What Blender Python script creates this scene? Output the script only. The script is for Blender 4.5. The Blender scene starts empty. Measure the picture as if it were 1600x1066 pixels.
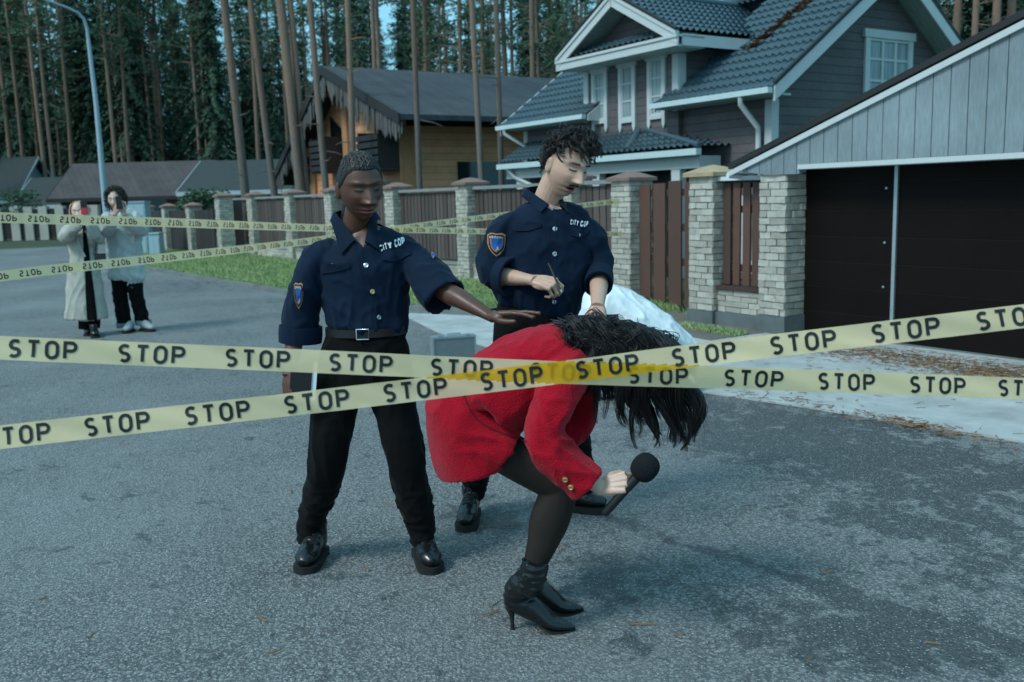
import bpy, bmesh, math, random
import numpy as np
from mathutils import Vector, Matrix
from mathutils.bvhtree import BVHTree
from mathutils import noise as mnoise
rad = math.radians
scn = bpy.context.scene
# ------------------------------------------------------------------ camera
FPX, EYE = 1480.0, 1.51
PITCH, ROLL = math.atan(223/1480), 0.027
cF = np.array([0, math.cos(PITCH), -math.sin(PITCH)])
_r0 = np.array([1., 0, 0]); _u0 = np.array([0, math.sin(PITCH), math.cos(PITCH)])
cR = math.cos(ROLL)*_r0 - math.sin(ROLL)*_u0
cU = math.sin(ROLL)*_r0 + math.cos(ROLL)*_u0
cC = np.array([0, 0, EYE])
cam = bpy.data.cameras.new('camera'); camo = bpy.data.objects.new('camera', cam)
scn.collection.objects.link(camo); scn.camera = camo
m = Matrix(((cR[0], cU[0], -cF[0], cC[0]), (cR[1], cU[1], -cF[1], cC[1]), (cR[2], cU[2], -cF[2], cC[2]), (0, 0, 0, 1)))
camo.matrix_world = m
cam.sensor_width = 36; cam.lens = 36*FPX/1600
cam.clip_start = .05; cam.clip_end = 2000
cam.dof.use_dof = True; cam.dof.focus_distance = 3.3; cam.dof.aperture_fstop = 4.5
# ------------------------------------------------------------------ sky, sun, exposure
w = bpy.data.worlds.new('World'); scn.world = w; w.use_nodes = True
SUN_AZ, SUN_EL = rad(-126), rad(48)          # azimuth measured from +Y towards +X
nt = w.node_tree; bg = nt.nodes['Background']
sky = nt.nodes.new('ShaderNodeTexSky'); sky.sky_type = 'NISHITA'; sky.sun_disc = False
sky.sun_elevation = SUN_EL; sky.sun_rotation = SUN_AZ; sky.air_density = 1.0; sky.dust_density = 4.0; sky.ozone_density = 1.5
mx = nt.nodes.new('ShaderNodeMix'); mx.data_type = 'RGBA'; mx.blend_type = 'MIX'
mx.inputs[0].default_value = .72
nt.links.new(sky.outputs[0], mx.inputs[6]); mx.inputs[7].default_value = (2.55, 7.0, 9.3, 1)   # even teal overcast
nt.links.new(mx.outputs[2], bg.inputs[0]); bg.inputs[1].default_value = .078
sl = bpy.data.lights.new('sun', 'SUN'); sl.energy = 1.3; sl.angle = rad(16); sl.color = (.86, .98, 1)
so = bpy.data.objects.new('sun', sl); scn.collection.objects.link(so)
sd = Vector((math.sin(SUN_AZ)*math.cos(SUN_EL), math.cos(SUN_AZ)*math.cos(SUN_EL), math.sin(SUN_EL)))
so.rotation_euler = sd.to_track_quat('Z', 'Y').to_euler()
scn.view_settings.view_transform = 'Standard'; scn.view_settings.look = 'None'
scn.view_settings.exposure = 0.72; scn.view_settings.gamma = 1
# ------------------------------------------------------------------ frames: street grid (S along the fence, N towards the houses)
AZ = rad(-32.66)
Sx = np.array([math.sin(AZ), math.cos(AZ), 0]); Nx = np.array([math.cos(AZ), -math.sin(AZ), 0]); Zx = np.array([0, 0, 1.])
def W(s, n, z=0): return Sx*s + Nx*n + Zx*z
def ray(x, y): return cF + cR*(x-800)/FPX + cU*(533-y)/FPX
def G(x, y, z=0.):
    d = ray(x, y); return cC + d*((z-EYE)/d[2])
def D(x, y, Y):
    d = ray(x, y); return cC + d*(Y/d[1])
def onN(x, y, n):                   # (s, z) of the photo point on the wall plane N = n
    d = ray(x, y); q = cC + d*((n - cC@Nx)/(d@Nx)); return q@Sx, q[2]
def onS(x, y, s):
    d = ray(x, y); q = cC + d*((s - cC@Sx)/(d@Sx)); return q@Nx, q[2]
def pix(P):
    v = np.array(P)-cC; k = FPX/(v@cF); return 800+(v@cR)*k, 533-(v@cU)*k
# ------------------------------------------------------------------ mesh builder
class MB:
    def __init__(s): s.v = []; s.f = []; s.mi = []
    def add(s, vs, fs, mi=0):
        b = len(s.v); s.v += [tuple(map(float, p)) for p in vs]; s.f += [tuple(b+i for i in f) for f in fs]; s.mi += [mi]*len(fs); return s
    def hexa(s, c, mi=0):           # 8 corners: bottom ring 0-3, top ring 4-7
        return s.add(c, [(3, 2, 1, 0), (4, 5, 6, 7), (0, 1, 5, 4), (1, 2, 6, 5), (2, 3, 7, 6), (3, 0, 4, 7)], mi)
    def sbox(s, s0, s1, n0, n1, z0, z1, mi=0, jit=0):       # box on the street grid
        c = [W(a, b, z) for z in (z0, z1) for a, b in ((s0, n0), (s1, n0), (s1, n1), (s0, n1))]
        if jit: c = [p + np.array([random.uniform(-jit, jit) for _ in range(3)]) for p in c]
        return s.hexa(c, mi)
    def box(s, o, ax, ay, az, mi=0):    # origin corner + three edge vectors
        o, ax, ay, az = map(np.array, (o, ax, ay, az))
        return s.hexa([o, o+ax, o+ax+ay, o+ay, o+az, o+ax+az, o+ax+ay+az, o+ay+az], mi)
    def bar(s, a, b, wv, hv, mi=0):     # beam a->b, section centred with half vectors wv, hv
        a, b, wv, hv = map(np.array, (a, b, wv, hv))
        return s.hexa([a-wv-hv, b-wv-hv, b+wv-hv, a+wv-hv, a-wv+hv, b-wv+hv, b+wv+hv, a+wv+hv], mi)
    def prism(s, poly, ext, mi=0):      # polygon extruded by a vector
        n = len(poly); e = np.array(ext); vs = [np.array(p) for p in poly] + [np.array(p)+e for p in poly]
        return s.add(vs, [tuple(range(n))[::-1], tuple(range(n, 2*n))] + [(i, (i+1) % n, n+(i+1) % n, n+i) for i in range(n)], mi)
    def tube(s, pts, radii, k=10, mi=0, cap=True, flat=None):
        pts = [np.array(p, float) for p in pts]; n = len(pts)
        if not hasattr(radii, '__len__'): radii = [radii]*n
        vs = []; ref = None
        for i in range(n):
            t = pts[min(i+1, n-1)] - pts[max(i-1, 0)]; t = t/(np.linalg.norm(t)+1e-12)
            if ref is None:
                ref = np.array([0, 0, 1.]) if abs(t[2]) < .9 else np.array([1., 0, 0])
                if flat is not None: ref = np.array(flat, float)
            u = ref - t*(ref@t); u /= np.linalg.norm(u)+1e-12; ref = u; b = np.cross(t, u)
            ru, rb = (radii[i] if hasattr(radii[i], '__len__') else (radii[i], radii[i]))
            for j in range(k):
                a = 2*math.pi*j/k; vs.append(pts[i] + u*math.cos(a)*ru + b*math.sin(a)*rb)
        fs = [(i*k+j, i*k+(j+1) % k, (i+1)*k+(j+1) % k, (i+1)*k+j) for i in range(n-1) for j in range(k)]
        if cap: fs += [tuple(range(k))[::-1], tuple((n-1)*k+j for j in range(k))]
        return s.add(vs, fs, mi)
    def grid(s, pts2d, mi=0):           # rows of points
        r = len(pts2d); c = len(pts2d[0]); vs = [p for row in pts2d for p in row]
        return s.add(vs, [(i*c+j, i*c+j+1, (i+1)*c+j+1, (i+1)*c+j) for i in range(r-1) for j in range(c-1)], mi)
    def ball(s, c, r, nu=14, nv=8, mi=0):
        c = np.array(c, float); r = np.array(r if hasattr(r, '__len__') else (r, r, r), float); vs = []
        for i in range(nv+1):
            t = math.pi*i/nv
            for j in range(nu):
                a = 2*math.pi*j/nu; vs.append(c + r*np.array([math.sin(t)*math.cos(a), math.sin(t)*math.sin(a), math.cos(t)]))
        return s.add(vs, [(i*nu+j, (i+1)*nu+j, (i+1)*nu+(j+1) % nu, i*nu+(j+1) % nu) for i in range(nv) for j in range(nu)], mi)
ORG = {}
def make(name, mb, mats, smooth=None):
    me = bpy.data.meshes.new(name); me.from_pydata(mb.v, [], mb.f)
    for q in (mats if isinstance(mats, (list, tuple)) else [mats]): me.materials.append(q)
    if any(mb.mi): me.polygons.foreach_set('material_index', mb.mi)
    if smooth is not None:
        me.polygons.foreach_set('use_smooth', [True]*len(me.polygons))
        if smooth < 180: me.set_sharp_from_angle(angle=rad(smooth))
    me.update(); o = bpy.data.objects.new(name, me); scn.collection.objects.link(o); return o
def tag(o, label=None, cat=None, group=None, kind=None):
    for k, v in (('label', label), ('category', cat), ('group', group), ('kind', kind)):
        if v: o[k] = v
    return o
def thing(name, label, cat, loc, group=None):
    o = bpy.data.objects.new(name, None); scn.collection.objects.link(o); o.empty_display_size = .1
    o.location = loc; ORG[o] = np.array(loc, float); return tag(o, label, cat, group)
def part(par, name, mb, mats, smooth=None, label=None):
    org = ORG[par]; mb.v = [(p[0]-org[0], p[1]-org[1], p[2]-org[2]) for p in mb.v]
    o = make(name, mb, mats, smooth); o.parent = par; ORG[o] = org
    if label: o['label'] = label
    return o
def part_split(par, name, mb, mats, smooth=None):
    """one part per connected piece"""
    up = list(range(len(mb.v)))
    def find(i):
        while up[i] != i: up[i] = up[up[i]]; i = up[i]
        return i
    for f in mb.f:
        a = find(f[0])
        for q in f[1:]: up[find(q)] = a
    gr = {}
    for f, mi in zip(mb.f, mb.mi): gr.setdefault(find(f[0]), []).append((f, mi))
    for fs in gr.values():
        ids = sorted({i for f, _ in fs for i in f}); mp = {v: i for i, v in enumerate(ids)}; b = MB(); b.v = [mb.v[i] for i in ids]; b.f = [tuple(mp[i] for i in f) for f, _ in fs]; b.mi = [m for _, m in fs]; part(par, name, b, mats, smooth)
def solo(name, mb, mats, label, cat, smooth=None, group=None, kind=None, org=None):
    a = np.array(mb.v)
    if org is None: org = np.array([a[:, 0].mean(), a[:, 1].mean(), a[:, 2].min()])
    org = np.array(org, float); mb.v = [tuple(p) for p in a-org]
    o = make(name, mb, mats, smooth); o.location = org; ORG[o] = org; return tag(o, label, cat, group, kind)
def struct(name, mb, mats, smooth=None):
    o = make(name, mb, mats, smooth); o['kind'] = 'structure'; ORG[o] = np.zeros(3); return o
def copy_tree(o, parent=None, shared=True):
    c = o.copy(); scn.collection.objects.link(c)
    if parent is not None: c.parent = parent
    for ch in list(o.children): copy_tree(ch, c)
    return c
# ------------------------------------------------------------------ materials
class NT:
    def __init__(s, name):
        s.m = bpy.data.materials.new(name); s.m.use_nodes = True; s.t = s.m.node_tree; s.b = s.t.nodes['Principled BSDF']
        s.tc = s.n('ShaderNodeTexCoord')
    def n(s, ty, **kw):
        q = s.t.nodes.new(ty)
        for k, v in kw.items(): setattr(q, k, v)
        return q
    def set(s, q, i, v):
        if hasattr(v, 'links') and not isinstance(v, (int, float)): s.t.links.new(v, q.inputs[i])
        else: q.inputs[i].default_value = v
    def noise(s, scale, detail=4, rough=.55, coord=None, dist=0):
        q = s.n('ShaderNodeTexNoise'); q.inputs['Scale'].default_value = scale; q.inputs['Detail'].default_value = detail
        q.inputs['Roughness'].default_value = rough; q.inputs['Distortion'].default_value = dist
        s.t.links.new(coord if coord is not None else s.tc.outputs['Object'], q.inputs['Vector']); return q.outputs['Fac']
    def vor(s, scale, coord=None, feature='F1', out='Distance'):
        q = s.n('ShaderNodeTexVoronoi', feature=feature); q.inputs['Scale'].default_value = scale
        s.t.links.new(coord if coord is not None else s.tc.outputs['Object'], q.inputs['Vector']); return q.outputs[out]
    def mapr(s, v, a, b, c=0, d=1, smooth=False):
        q = s.n('ShaderNodeMapRange'); q.interpolation_type = 'SMOOTHSTEP' if smooth else 'LINEAR'
        s.t.links.new(v, q.inputs[0]); 
        for i, x in zip((1, 2, 3, 4), (a, b, c, d)): q.inputs[i].default_value = x
        return q.outputs[0]
    def mix(s, f, a, b, mode='MIX'):
        q = s.n('ShaderNodeMix', data_type='RGBA', blend_type=mode)
        for i, v in ((0, f), (6, a), (7, b)):
            if isinstance(v, (tuple, list)): v = tuple(v)+(1,) if len(v) == 3 else v
            s.set(q, i, v)
        return q.outputs[2]
    def math(s, op, a, b=0.):
        q = s.n('ShaderNodeMath', operation=op); s.set(q, 0, a); s.set(q, 1, b); return q.outputs[0]
    def vec(s, sc=(1, 1, 1), coord=None, rot=(0, 0, 0), loc=(0, 0, 0)):
        q = s.n('ShaderNodeMapping'); q.inputs['Scale'].default_value = sc; q.inputs['Rotation'].default_value = rot; q.inputs['Location'].default_value = loc
        s.t.links.new(coord if coord is not None else s.tc.outputs['Object'], q.inputs['Vector']); return q.outputs[0]
    def sep(s, coord=None):
        q = s.n('ShaderNodeSeparateXYZ'); s.t.links.new(coord if coord is not None else s.tc.outputs['Object'], q.inputs[0]); return q.outputs
    def out(s, col=None, rough=.7, bump=None, bstr=.3, bdist=.01, spec=.4, **kw):
        if col is not None:
            if isinstance(col, (tuple, list)): col = tuple(col)+(1,) if len(col) == 3 else col
            s.set(s.b, 'Base Color', col)
        s.set(s.b, 'Roughness', rough); s.set(s.b, 'Specular IOR Level', spec)
        for k, v in kw.items(): s.set(s.b, k.replace('_', ' '), v)
        if bump is not None:
            q = s.n('ShaderNodeBump'); q.inputs['Strength'].default_value = bstr; q.inputs['Distance'].default_value = bdist
            s.t.links.new(bump, q.inputs['Height']); s.t.links.new(q.outputs[0], s.b.inputs['Normal'])
        return s.m
def mul(c, k): return tuple(x*k for x in c)
def plain(name, col, rough=.6, var=.25, scale=8, bump=.2, bscale=60, spec=.4, bdist=.004, **kw):
    t = NT(name); f = t.noise(scale, 5, .6)
    return t.out(t.mix(f, mul(col, 1-var), mul(col, 1+var)), rough, t.noise(bscale, 4), bump, bdist, spec, **kw)
def lined(name, col, axis, period, width=.08, rough=.65, var=.25, dark=.35, spec=.35):
    """boards: grooves across an axis (0 x, 1 y, 2 z of the street grid), each board a slightly different tone"""
    t = NT(name)
    geo = t.n('ShaderNodeNewGeometry').outputs['Position']
    v = t.vec((1, 1, 1), geo, (0, 0, AZ))                  # turn world into the street grid: x -> N, y -> S
    a = t.sep(v)[axis]; u = t.math('DIVIDE', a, period); fr = t.math('FRACT', u); fl = t.math('FLOOR', u)
    g = t.math('ABSOLUTE', t.math('SUBTRACT', fr, .5)); gro = t.mapr(g, .5-width, .5-width*.3, 1, 0)
    wn = t.n('ShaderNodeTexWhiteNoise', noise_dimensions='1D'); t.t.links.new(fl, wn.inputs['W'])
    st = [9., 9., 9.]; st[axis] = 60.
    gr = t.noise(1, 5, .6, t.vec(tuple(st), v)); big = t.noise(1.3, 5, .6, geo)
    k = t.math('MULTIPLY', t.mapr(wn.outputs[0], 0, 1, 1-var, 1+var), t.mapr(big, .3, .7, .8, 1.15))
    k = t.math('MULTIPLY', k, t.mapr(gr, .3, .7, .85, 1.12)); 
    c = t.mix(1.0, t.mix(gro, mul(col, dark), col), k, 'MULTIPLY')
    return t.out(c, rough, t.math('ADD', t.math('MULTIPLY', gro, 1.), t.math('MULTIPLY', gr, .15)), .6, .012, spec)
# ------------------------------------------------------------------ materials of the setting
random.seed(7); rng = np.random.default_rng(7)
def asphalt():
    t = NT('asphalt'); geo = t.n('ShaderNodeNewGeometry').outputs['Position']
    fine = t.noise(170, 4, .8, geo); st = t.vor(135, geo); st2 = t.vor(70, geo); med = t.noise(9, 6, .65, geo); big = t.noise(.55, 5, .6, geo)
    stone = t.n('ShaderNodeTexVoronoi'); stone.inputs['Scale'].default_value = 135; t.t.links.new(geo, stone.inputs['Vector'])
    sv = t.sep(stone.outputs['Color'])[0]
    pale = t.mapr(sv, .80, .95, 0, 1); pale = t.math('MULTIPLY', pale, t.mapr(st, .25, .45, 1, 0))
    base = t.mix(t.mapr(fine, .32, .68), (.05, .052, .05), (.37, .375, .37)); base = t.mix(.55, base, t.mix(t.mapr(sv, .1, .9), (.055, .056, .055), (.38, .385, .38))); base = t.mix(t.mapr(st2, .42, .6, 0, .75), base, (.03, .031, .03))
    base = t.mix(t.mapr(med, .3, .7, 0, .45), base, (.14, .145, .145)); base = t.mix(t.mapr(big, .38, .68, 0, .5), base, (.26, .265, .265))
    # damp, ragged dark patches: noise thresholded, helped by where the wet lies
    ns = t.math('ADD', t.math('MULTIPLY', t.noise(1.5, 4, .6, geo), .24), t.math('MULTIPLY', t.noise(6.0, 6, .64, t.vec((1, .8, 1), geo), .35), .84))
    ns2 = t.noise(20, 4, .6, geo)
    hlp = None
    def add(v):
        nonlocal hlp
        hlp = v if hlp is None else t.math('ADD', hlp, v)
    def blob(p, r, amp):
        q = t.n('ShaderNodeVectorMath', operation='DISTANCE'); t.t.links.new(t.vec((1/r[0], 1/r[1], 0), geo), q.inputs[0]); q.inputs[1].default_value = (p[0]/r[0], p[1]/r[1], 0)
        add(t.mapr(q.outputs['Value'], 0, 1, amp, 0, True))
    def P(x, y): return G(x, y)
    blob(P(930, 905), (.42, .5), .2); blob(P(960, 1000), (.25, .16), .13); blob(P(760, 810), (.45, .6), .13)
    blob(P(1290, 965), (.7, .5), .17); blob(P(1430, 1010), (.5, .35), .19); blob(P(1540, 860), (.7, .7), .15)
    blob(P(1330, 700), (1.5, 1.4), .15); blob(P(1170, 655), (1.5, 1.6), .15); blob(P(1500, 760), (1.1, 1.0), .14); blob(P(1340, 810), (.7, .35), .1)
    blob(P(300, 445), (2.5, 3), .14); blob(P(560, 470), (3, 2), .12)
    # the long thin trickle from the boot to the lower right
    a = P(925, 800); b = P(1500, 985); d = (b-a)[:2]; L = np.linalg.norm(d); d = d/L; nn = np.array([-d[1], d[0]])
    sx = t.sep(geo); dist = t.math('ADD', t.math('ADD', t.math('MULTIPLY', sx[0], float(nn[0])), t.math('MULTIPLY', sx[1], float(nn[1]))), -float(a[:2]@nn))
    al = t.math('ADD', t.math('ADD', t.math('MULTIPLY', sx[0], float(d[0])), t.math('MULTIPLY', sx[1], float(d[1]))), -float(a[:2]@d))
    wob = t.math('MULTIPLY', t.math('SUBTRACT', t.noise(2.2, 3, .6, geo), .5), .22)
    tr = t.mapr(t.math('ABSOLUTE', t.math('ADD', dist, wob)), .0, .08, .22, 0, True)
    tr = t.math('MULTIPLY', tr, t.math('MULTIPLY', t.mapr(al, -.1, .1), t.mapr(al, L, L+.4, 1, 0))); add(tr); add(t.mapr(t.math('SUBTRACT', sx[0], t.math('MULTIPLY', sx[1], .1)), -.3, 1.4, 0, .02))
    mk = t.math('ADD', t.math('ADD', ns, t.math('MULTIPLY', t.math('SUBTRACT', ns2, .5), .5)), hlp)
    mk = t.math('ADD', mk, t.math('MULTIPLY', t.math('SUBTRACT', fine, .5), .10)); mk = t.math('ADD', mk, t.math('MULTIPLY', t.math('SUBTRACT', sv, .5), .07)); mk = t.mapr(mk, .655, .675, 0, 1, True)
    wet = t.mix(t.math('ADD', t.mapr(fine, .3, .7, 0, .6), t.math('MULTIPLY', sv, .4)), (.004, .006, .008), (.135, .145, .148))
    col = t.mix(t.math('MULTIPLY', mk, .93), base, wet); col = t.mix(pale, col, (.46, .465, .46))
    h = t.math('ADD', t.math('MULTIPLY', t.math('SUBTRACT', 1., st), .8), t.math('ADD', t.math('MULTIPLY', fine, .5), t.math('SUBTRACT', 1., st2)))
    return t.out(col, t.mapr(mk, 0, 1, .82, .62), h, .9, .006, .35)
M = {}
M['asphalt'] = asphalt()
def concrete(name, c, k=1):
    t = NT(name); geo = t.n('ShaderNodeNewGeometry').outputs['Position']
    f = t.noise(3, 8, .65, geo); g = t.noise(120, 3, .7, geo); s = t.noise(.8, 6, .7, geo)
    col = t.mix(t.mapr(f, .3, .7), mul(c, .72), mul(c, 1.12)); col = t.mix(t.mapr(s, .52, .7, 0, .55), col, mul(c, .55)); col = t.mix(t.mapr(g, .62, .7, 0, .4), col, mul(c, .5))
    return t.out(col, .85, g, .4, .003, .3)
M['concrete'] = concrete('pale_concrete', (.43, .44, .43))
M['kerb'] = concrete('kerb_concrete', (.17, .18, .175))
M['dirt'] = concrete('packed_dirt', (.16, .15, .125))
M['plinth'] = concrete('plinth_concrete', (.13, .15, .15))
def soil():
    t = NT('forest_floor'); f = t.noise(1.2, 8, .7); g = t.noise(14, 6, .7)
    return t.out(t.mix(t.mapr(f, .35, .65), (.035, .05, .03), t.mix(g, (.08, .07, .04), (.05, .075, .03))), .95, g, .8, .05)
M['soil'] = soil()
def lawn():
    t = NT('lawn_soil'); f = t.noise(1.6, 7, .7); g = t.noise(40, 4, .7)
    return t.out(t.mix(t.mapr(f, .35, .65), (.09, .15, .055), t.mix(g, (.2, .19, .09), (.12, .18, .07))), .95, g, .8, .03)
M['lawn'] = lawn()
t = NT('grass_blades'); oi = t.noise(1.4, 6, .65); oj = t.noise(90, 2)
M['blade'] = t.out(t.mix(t.mapr(oi, .4, .68), t.mix(oj, (.17, .26, .10), (.30, .42, .17)), t.mix(oj, (.42, .40, .20), (.30, .38, .16))), .7, spec=.25)
# ------------------------------------------------------------------ ground sheets
b = MB(); b.add([(-400, -60, -.012), (400, -60, -.012), (400, 700, -.012), (-400, 700, -.012)], [(0, 1, 2, 3)]); struct('ground', b, M['soil'])
KERB = [(G(640, 468)@Sx, 5.62), (14.2, 5.45), (17, 5.35), (20, 5.2), (24, 5.1), (27.5, 5.0), (30.5, 5.3), (33, 6.0), (35, 7.2)]
KERB = [(8.2, 6.55), (9.4, 6.5), (10.7, 6.25), (11.9, 5.9), (13, 5.62), (14.2, 5.48), (17, 5.35), (20, 5.2), (24, 5.1), (27.5, 5.0), (30.5, 5.3), (33, 6.0), (35, 7.2)]
APR = [(11.6, 5.62), (10.9, 5.45), (9.5, 5.1), (8, 4.95), (6.6, 4.9), (5.4, 5.0), (4.4, 5.22), (2.95, 5.46), (1.5, 5.55), (-6, 5.6)]
b = MB()
road = [W(*p, .0) for p in [(-14, -14), (-14, 9), (-6, 9)]] + [W(s, n) for s, n in [(APR[-1][0], 9), (8.2, 9)]] + [W(s, n) for s, n in KERB] + [W(38, 7.5), W(44, 8), W(47, -40), W(30, -40)]
b.add(road, [tuple(range(len(road)))]); struct('road', b, M['asphalt'])
b = MB()                      # concrete apron before the garage and the gate
ap = [W(s, n, .012) for s, n in APR] + [W(-6, 8.1, .012), W(7.2, 8.1, .012), W(7.6, 6.9, .012), W(9.3, 6.42, .012), W(10.7, 6.15, .012)]
top = len(ap); b.add(ap, [tuple(range(top))[::-1]])
lo = [p - Zx*.03 for p in ap]; b.v += [tuple(p) for p in lo]
for i in range(len(APR)-1): b.f.append((i, i+1, top+i+1, top+i)); b.mi.append(0)
struct('driveway', b, M['concrete'])
b = MB(); b.add([W(7.0, 6.9, .017), W(7.6, 6.95, .017), W(9.3, 6.45, .017), W(10.2, 6.9, .017), W(11.4, 8.5, .017), W(10.3, 9.4, .017), W(7, 8.1, .017)], [tuple(range(7))]); struct('path', b, M['dirt'])
# kerb of separate stones along the verge
b = MB()
for (s0, n0), (s1, n1) in zip(KERB[1:-1], KERB[2:]):
    L = math.hypot(s1-s0, n1-n0); k = max(1, round(L/1.0)); 
    for i in range(k):
        a0, a1 = i/k + .006/L, (i+1)/k - .006/L
        p = W(s0+(s1-s0)*a0, n0+(n1-n0)*a0, -.03); q = W(s0+(s1-s0)*a1, n0+(n1-n0)*a1, -.03)
        d = (q-p)/np.linalg.norm(q-p); nn = np.array([d[1], -d[0], 0]); j = random.uniform(-.008, .008)
        b.hexa([p, q, q+nn*.15, p+nn*.15] + [x + Zx*(.10+j) for x in (p+nn*.01, q+nn*.01, q+nn*.15, p+nn*.15)])
struct('kerb', b, M['kerb'])
b = MB(); vg = [W(s, n+.14, .06) for s, n in KERB[2:]] + [W(35, 9), W(28, 9.2), W(11.5, 9.2), W(10.9, 7.2)]
vg = [np.array([p[0], p[1], .06]) for p in vg]; b.add(vg, [tuple(range(len(vg)))[::-1]]); struct('verge', b, M['lawn'])
# verge grass
def inside(s, n):
    return n > np.interp(s, [k[0] for k in KERB], [k[1] for k in KERB]) + .16
b = MB()
def blades(cnt, s0, s1, n0, n1, test, z0, hmin=.04, hmax=.11):
    for i in range(cnt):
        s = random.uniform(s0, s1); n = random.uniform(n0, n1)
        if not test(s, n): continue
        p = W(s, n, z0); a = random.uniform(0, 6.28); wd = random.uniform(.004, .009); h = random.uniform(hmin, hmax); 
        u = np.array([math.cos(a), math.sin(a), 0]); l = np.array([math.cos(a+1.2), math.sin(a+1.2), 0])*h*random.uniform(.1, .8)
        b.add([p-u*wd, p+u*wd, p+u*wd*.6+l*.4+Zx*h*.6, p+l+Zx*h*(1-.2*random.random())], [(0, 1, 2, 3)])
blades(26000, 10.9, 20, 5.3, 8.6, inside, .06); blades(16000, 20, 35, 5.0, 8.5, inside, .06, .06, .14)
blades(1500, 10.2, 11.5, 7.0, 9.3, lambda s, n: True, .02, .03, .09); blades(1400, 8.3, 10.1, 8.2, 9.3, lambda s, n: True, .015, .05, .16); blades(700, 7.0, 8.0, 7.25, 7.5, lambda s, n: True, .02, .02, .07)
tag(make('grass', b, M['blade']), 'short patchy green grass on the verge between kerb and brick fence', 'grass', kind='stuff')
# fallen pine needles
t = NT('dry_needles'); M['needle'] = t.out(t.mix(t.noise(5, 3), (.12, .06, .03), (.26, .14, .07)), .8)
b = MB()
def needles(cx, cy, rs, rn, cnt, z=.016):
    c = G(cx, cy); s0, n0 = c@Sx, c@Nx
    for i in range(cnt):
        s = s0 + random.gauss(0, rs); n = n0 + random.gauss(0, rn)
        if n > 7.9: continue
        p = W(s, n, z+random.random()*.006); a = random.uniform(0, 6.28); u = np.array([math.cos(a), math.sin(a), 0])*random.uniform(.015, .04); v = np.array([-u[1], u[0], 0])*.07
        b.add([p-u-v, p+u-v, p+u+v+Zx*.004, p-u+v+Zx*.004], [(0, 1, 2, 3)])
needles(1360, 556, .35, .2, 480); needles(1480, 572, .45, .22, 760); needles(1560, 588, .3, .2, 600); needles(1430, 668, .16, .07, 140); needles(1500, 682, .2, .05, 60); needles(1250, 545, .4, .2, 200)
needles(1250, 632, .7, .1, 160); needles(800, 900, 1.5, 1.5, 60, .004); needles(1300, 600, .8, .6, 120)
tag(make('pine_needles', b, M['needle']), 'brown fallen pine needles drifted on the concrete before the garage door', 'pine needles', kind='stuff')
# ------------------------------------------------------------------ fence of split brick pillars and board panels
def brickmat():
    t = NT('split_brick'); geo = t.n('ShaderNodeNewGeometry'); rnd = geo.outputs['Random Per Island']
    oi = t.n('ShaderNodeObjectInfo').outputs['Random']
    f = t.noise(14, 6, .7); c = t.mix(rnd, (.36, .33, .28), (.56, .52, .45)); c = t.mix(t.mapr(f, .45, .75, 0, .55), c, (.22, .20, .17))
    return t.out(c, .9, t.noise(55, 5, .7), .9, .012, .25)
M['brick'] = brickmat()
M['mortar'] = plain('mortar', (.15, .14, .125), .95, .3, 20, .4)
M['cap_red'] = plain('reddish_cap', (.22, .135, .11), .85, .35, 9, .4, 40)
M['cap_tan'] = plain('tan_cap', (.40, .29, .17), .85, .35, 9, .4, 40)
M['coping'] = plain('grey_coping', (.24, .24, .235), .85, .3, 6, .3)
t = NT('fence_boards'); rnd = t.n('ShaderNodeNewGeometry').outputs['Random Per Island']; gr = t.noise(1, 6, .65, t.vec((30, 30, 3)))
M['board'] = t.out(t.mix(gr, t.mix(rnd, (.055, .038, .034), (.10, .072, .064)), t.mix(rnd, (.085, .062, .056), (.135, .10, .09))), .7, gr, .4, .005)
M['board_dark'] = lined('dark_fence_boards', (.035, .028, .027), 1, .155, .06, .75, .3, .5)
t = NT('gate_planks'); rnd = t.n('ShaderNodeNewGeometry').outputs['Random Per Island']
gr = t.noise(1, 6, .65, t.vec((40, 40, 4)))
M['plank'] = t.out(t.mix(gr, t.mix(rnd, (.05, .027, .022), (.10, .045, .032)), t.mix(rnd, (.085, .05, .042), (.14, .065, .045))), .65, gr, .4, .005)
M['rail'] = plain('rail_wood', (.06, .032, .026), .75)
M['white_panel'] = plain('white_sheet_metal', (.62, .66, .68), .5, .1)
M['orange'] = plain('orange_strip', (.62, .26, .04), .5, .2)
def pillar_mb(s, n, hw, h, course=.072, z0=.0, plinth=.0):
    b = MB(); hs = hw
    if plinth: b.sbox(s-hs-.02, s+hs+.02, n-hs-.02, n+hs+.02, z0-.03, z0+plinth, 1)
    b.sbox(s-hs+.014, s+hs-.014, n-hs+.014, n+hs-.014, z0+plinth-.01, z0+h-.005, 2)
    k = int(round((h-plinth)/course)); ch = (h-plinth)/k
    for i in range(k):
        z = z0+plinth+i*ch; e = .006
        for side in range(4):
            cuts = [-1, random.uniform(-.15, .3), 1] if (i+side) % 2 else [-1, random.uniform(-.65, -.3), random.uniform(.3, .6), 1]
            for a, c in zip(cuts[:-1], cuts[1:]):
                a0, a1 = a*hs + (.0 if a == -1 else .004), c*hs - (.0 if c == 1 else .004); pr = random.uniform(-.004, .014); th = .05
                if side == 0: q = (s+a0, s+a1, n-hs-pr, n-hs+th)
                elif side == 1: q = (s+a0, s+a1, n+hs-th, n+hs+pr)
                elif side == 2: q = (s-hs-pr, s-hs+th, n+a0*.985, n+a1*.985)
                else: q = (s+hs-th, s+hs+pr, n+a0*.985, n+a1*.985)
                b.sbox(*q, z+e, z+ch-e*.4, 0, .004)
    return b
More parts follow.
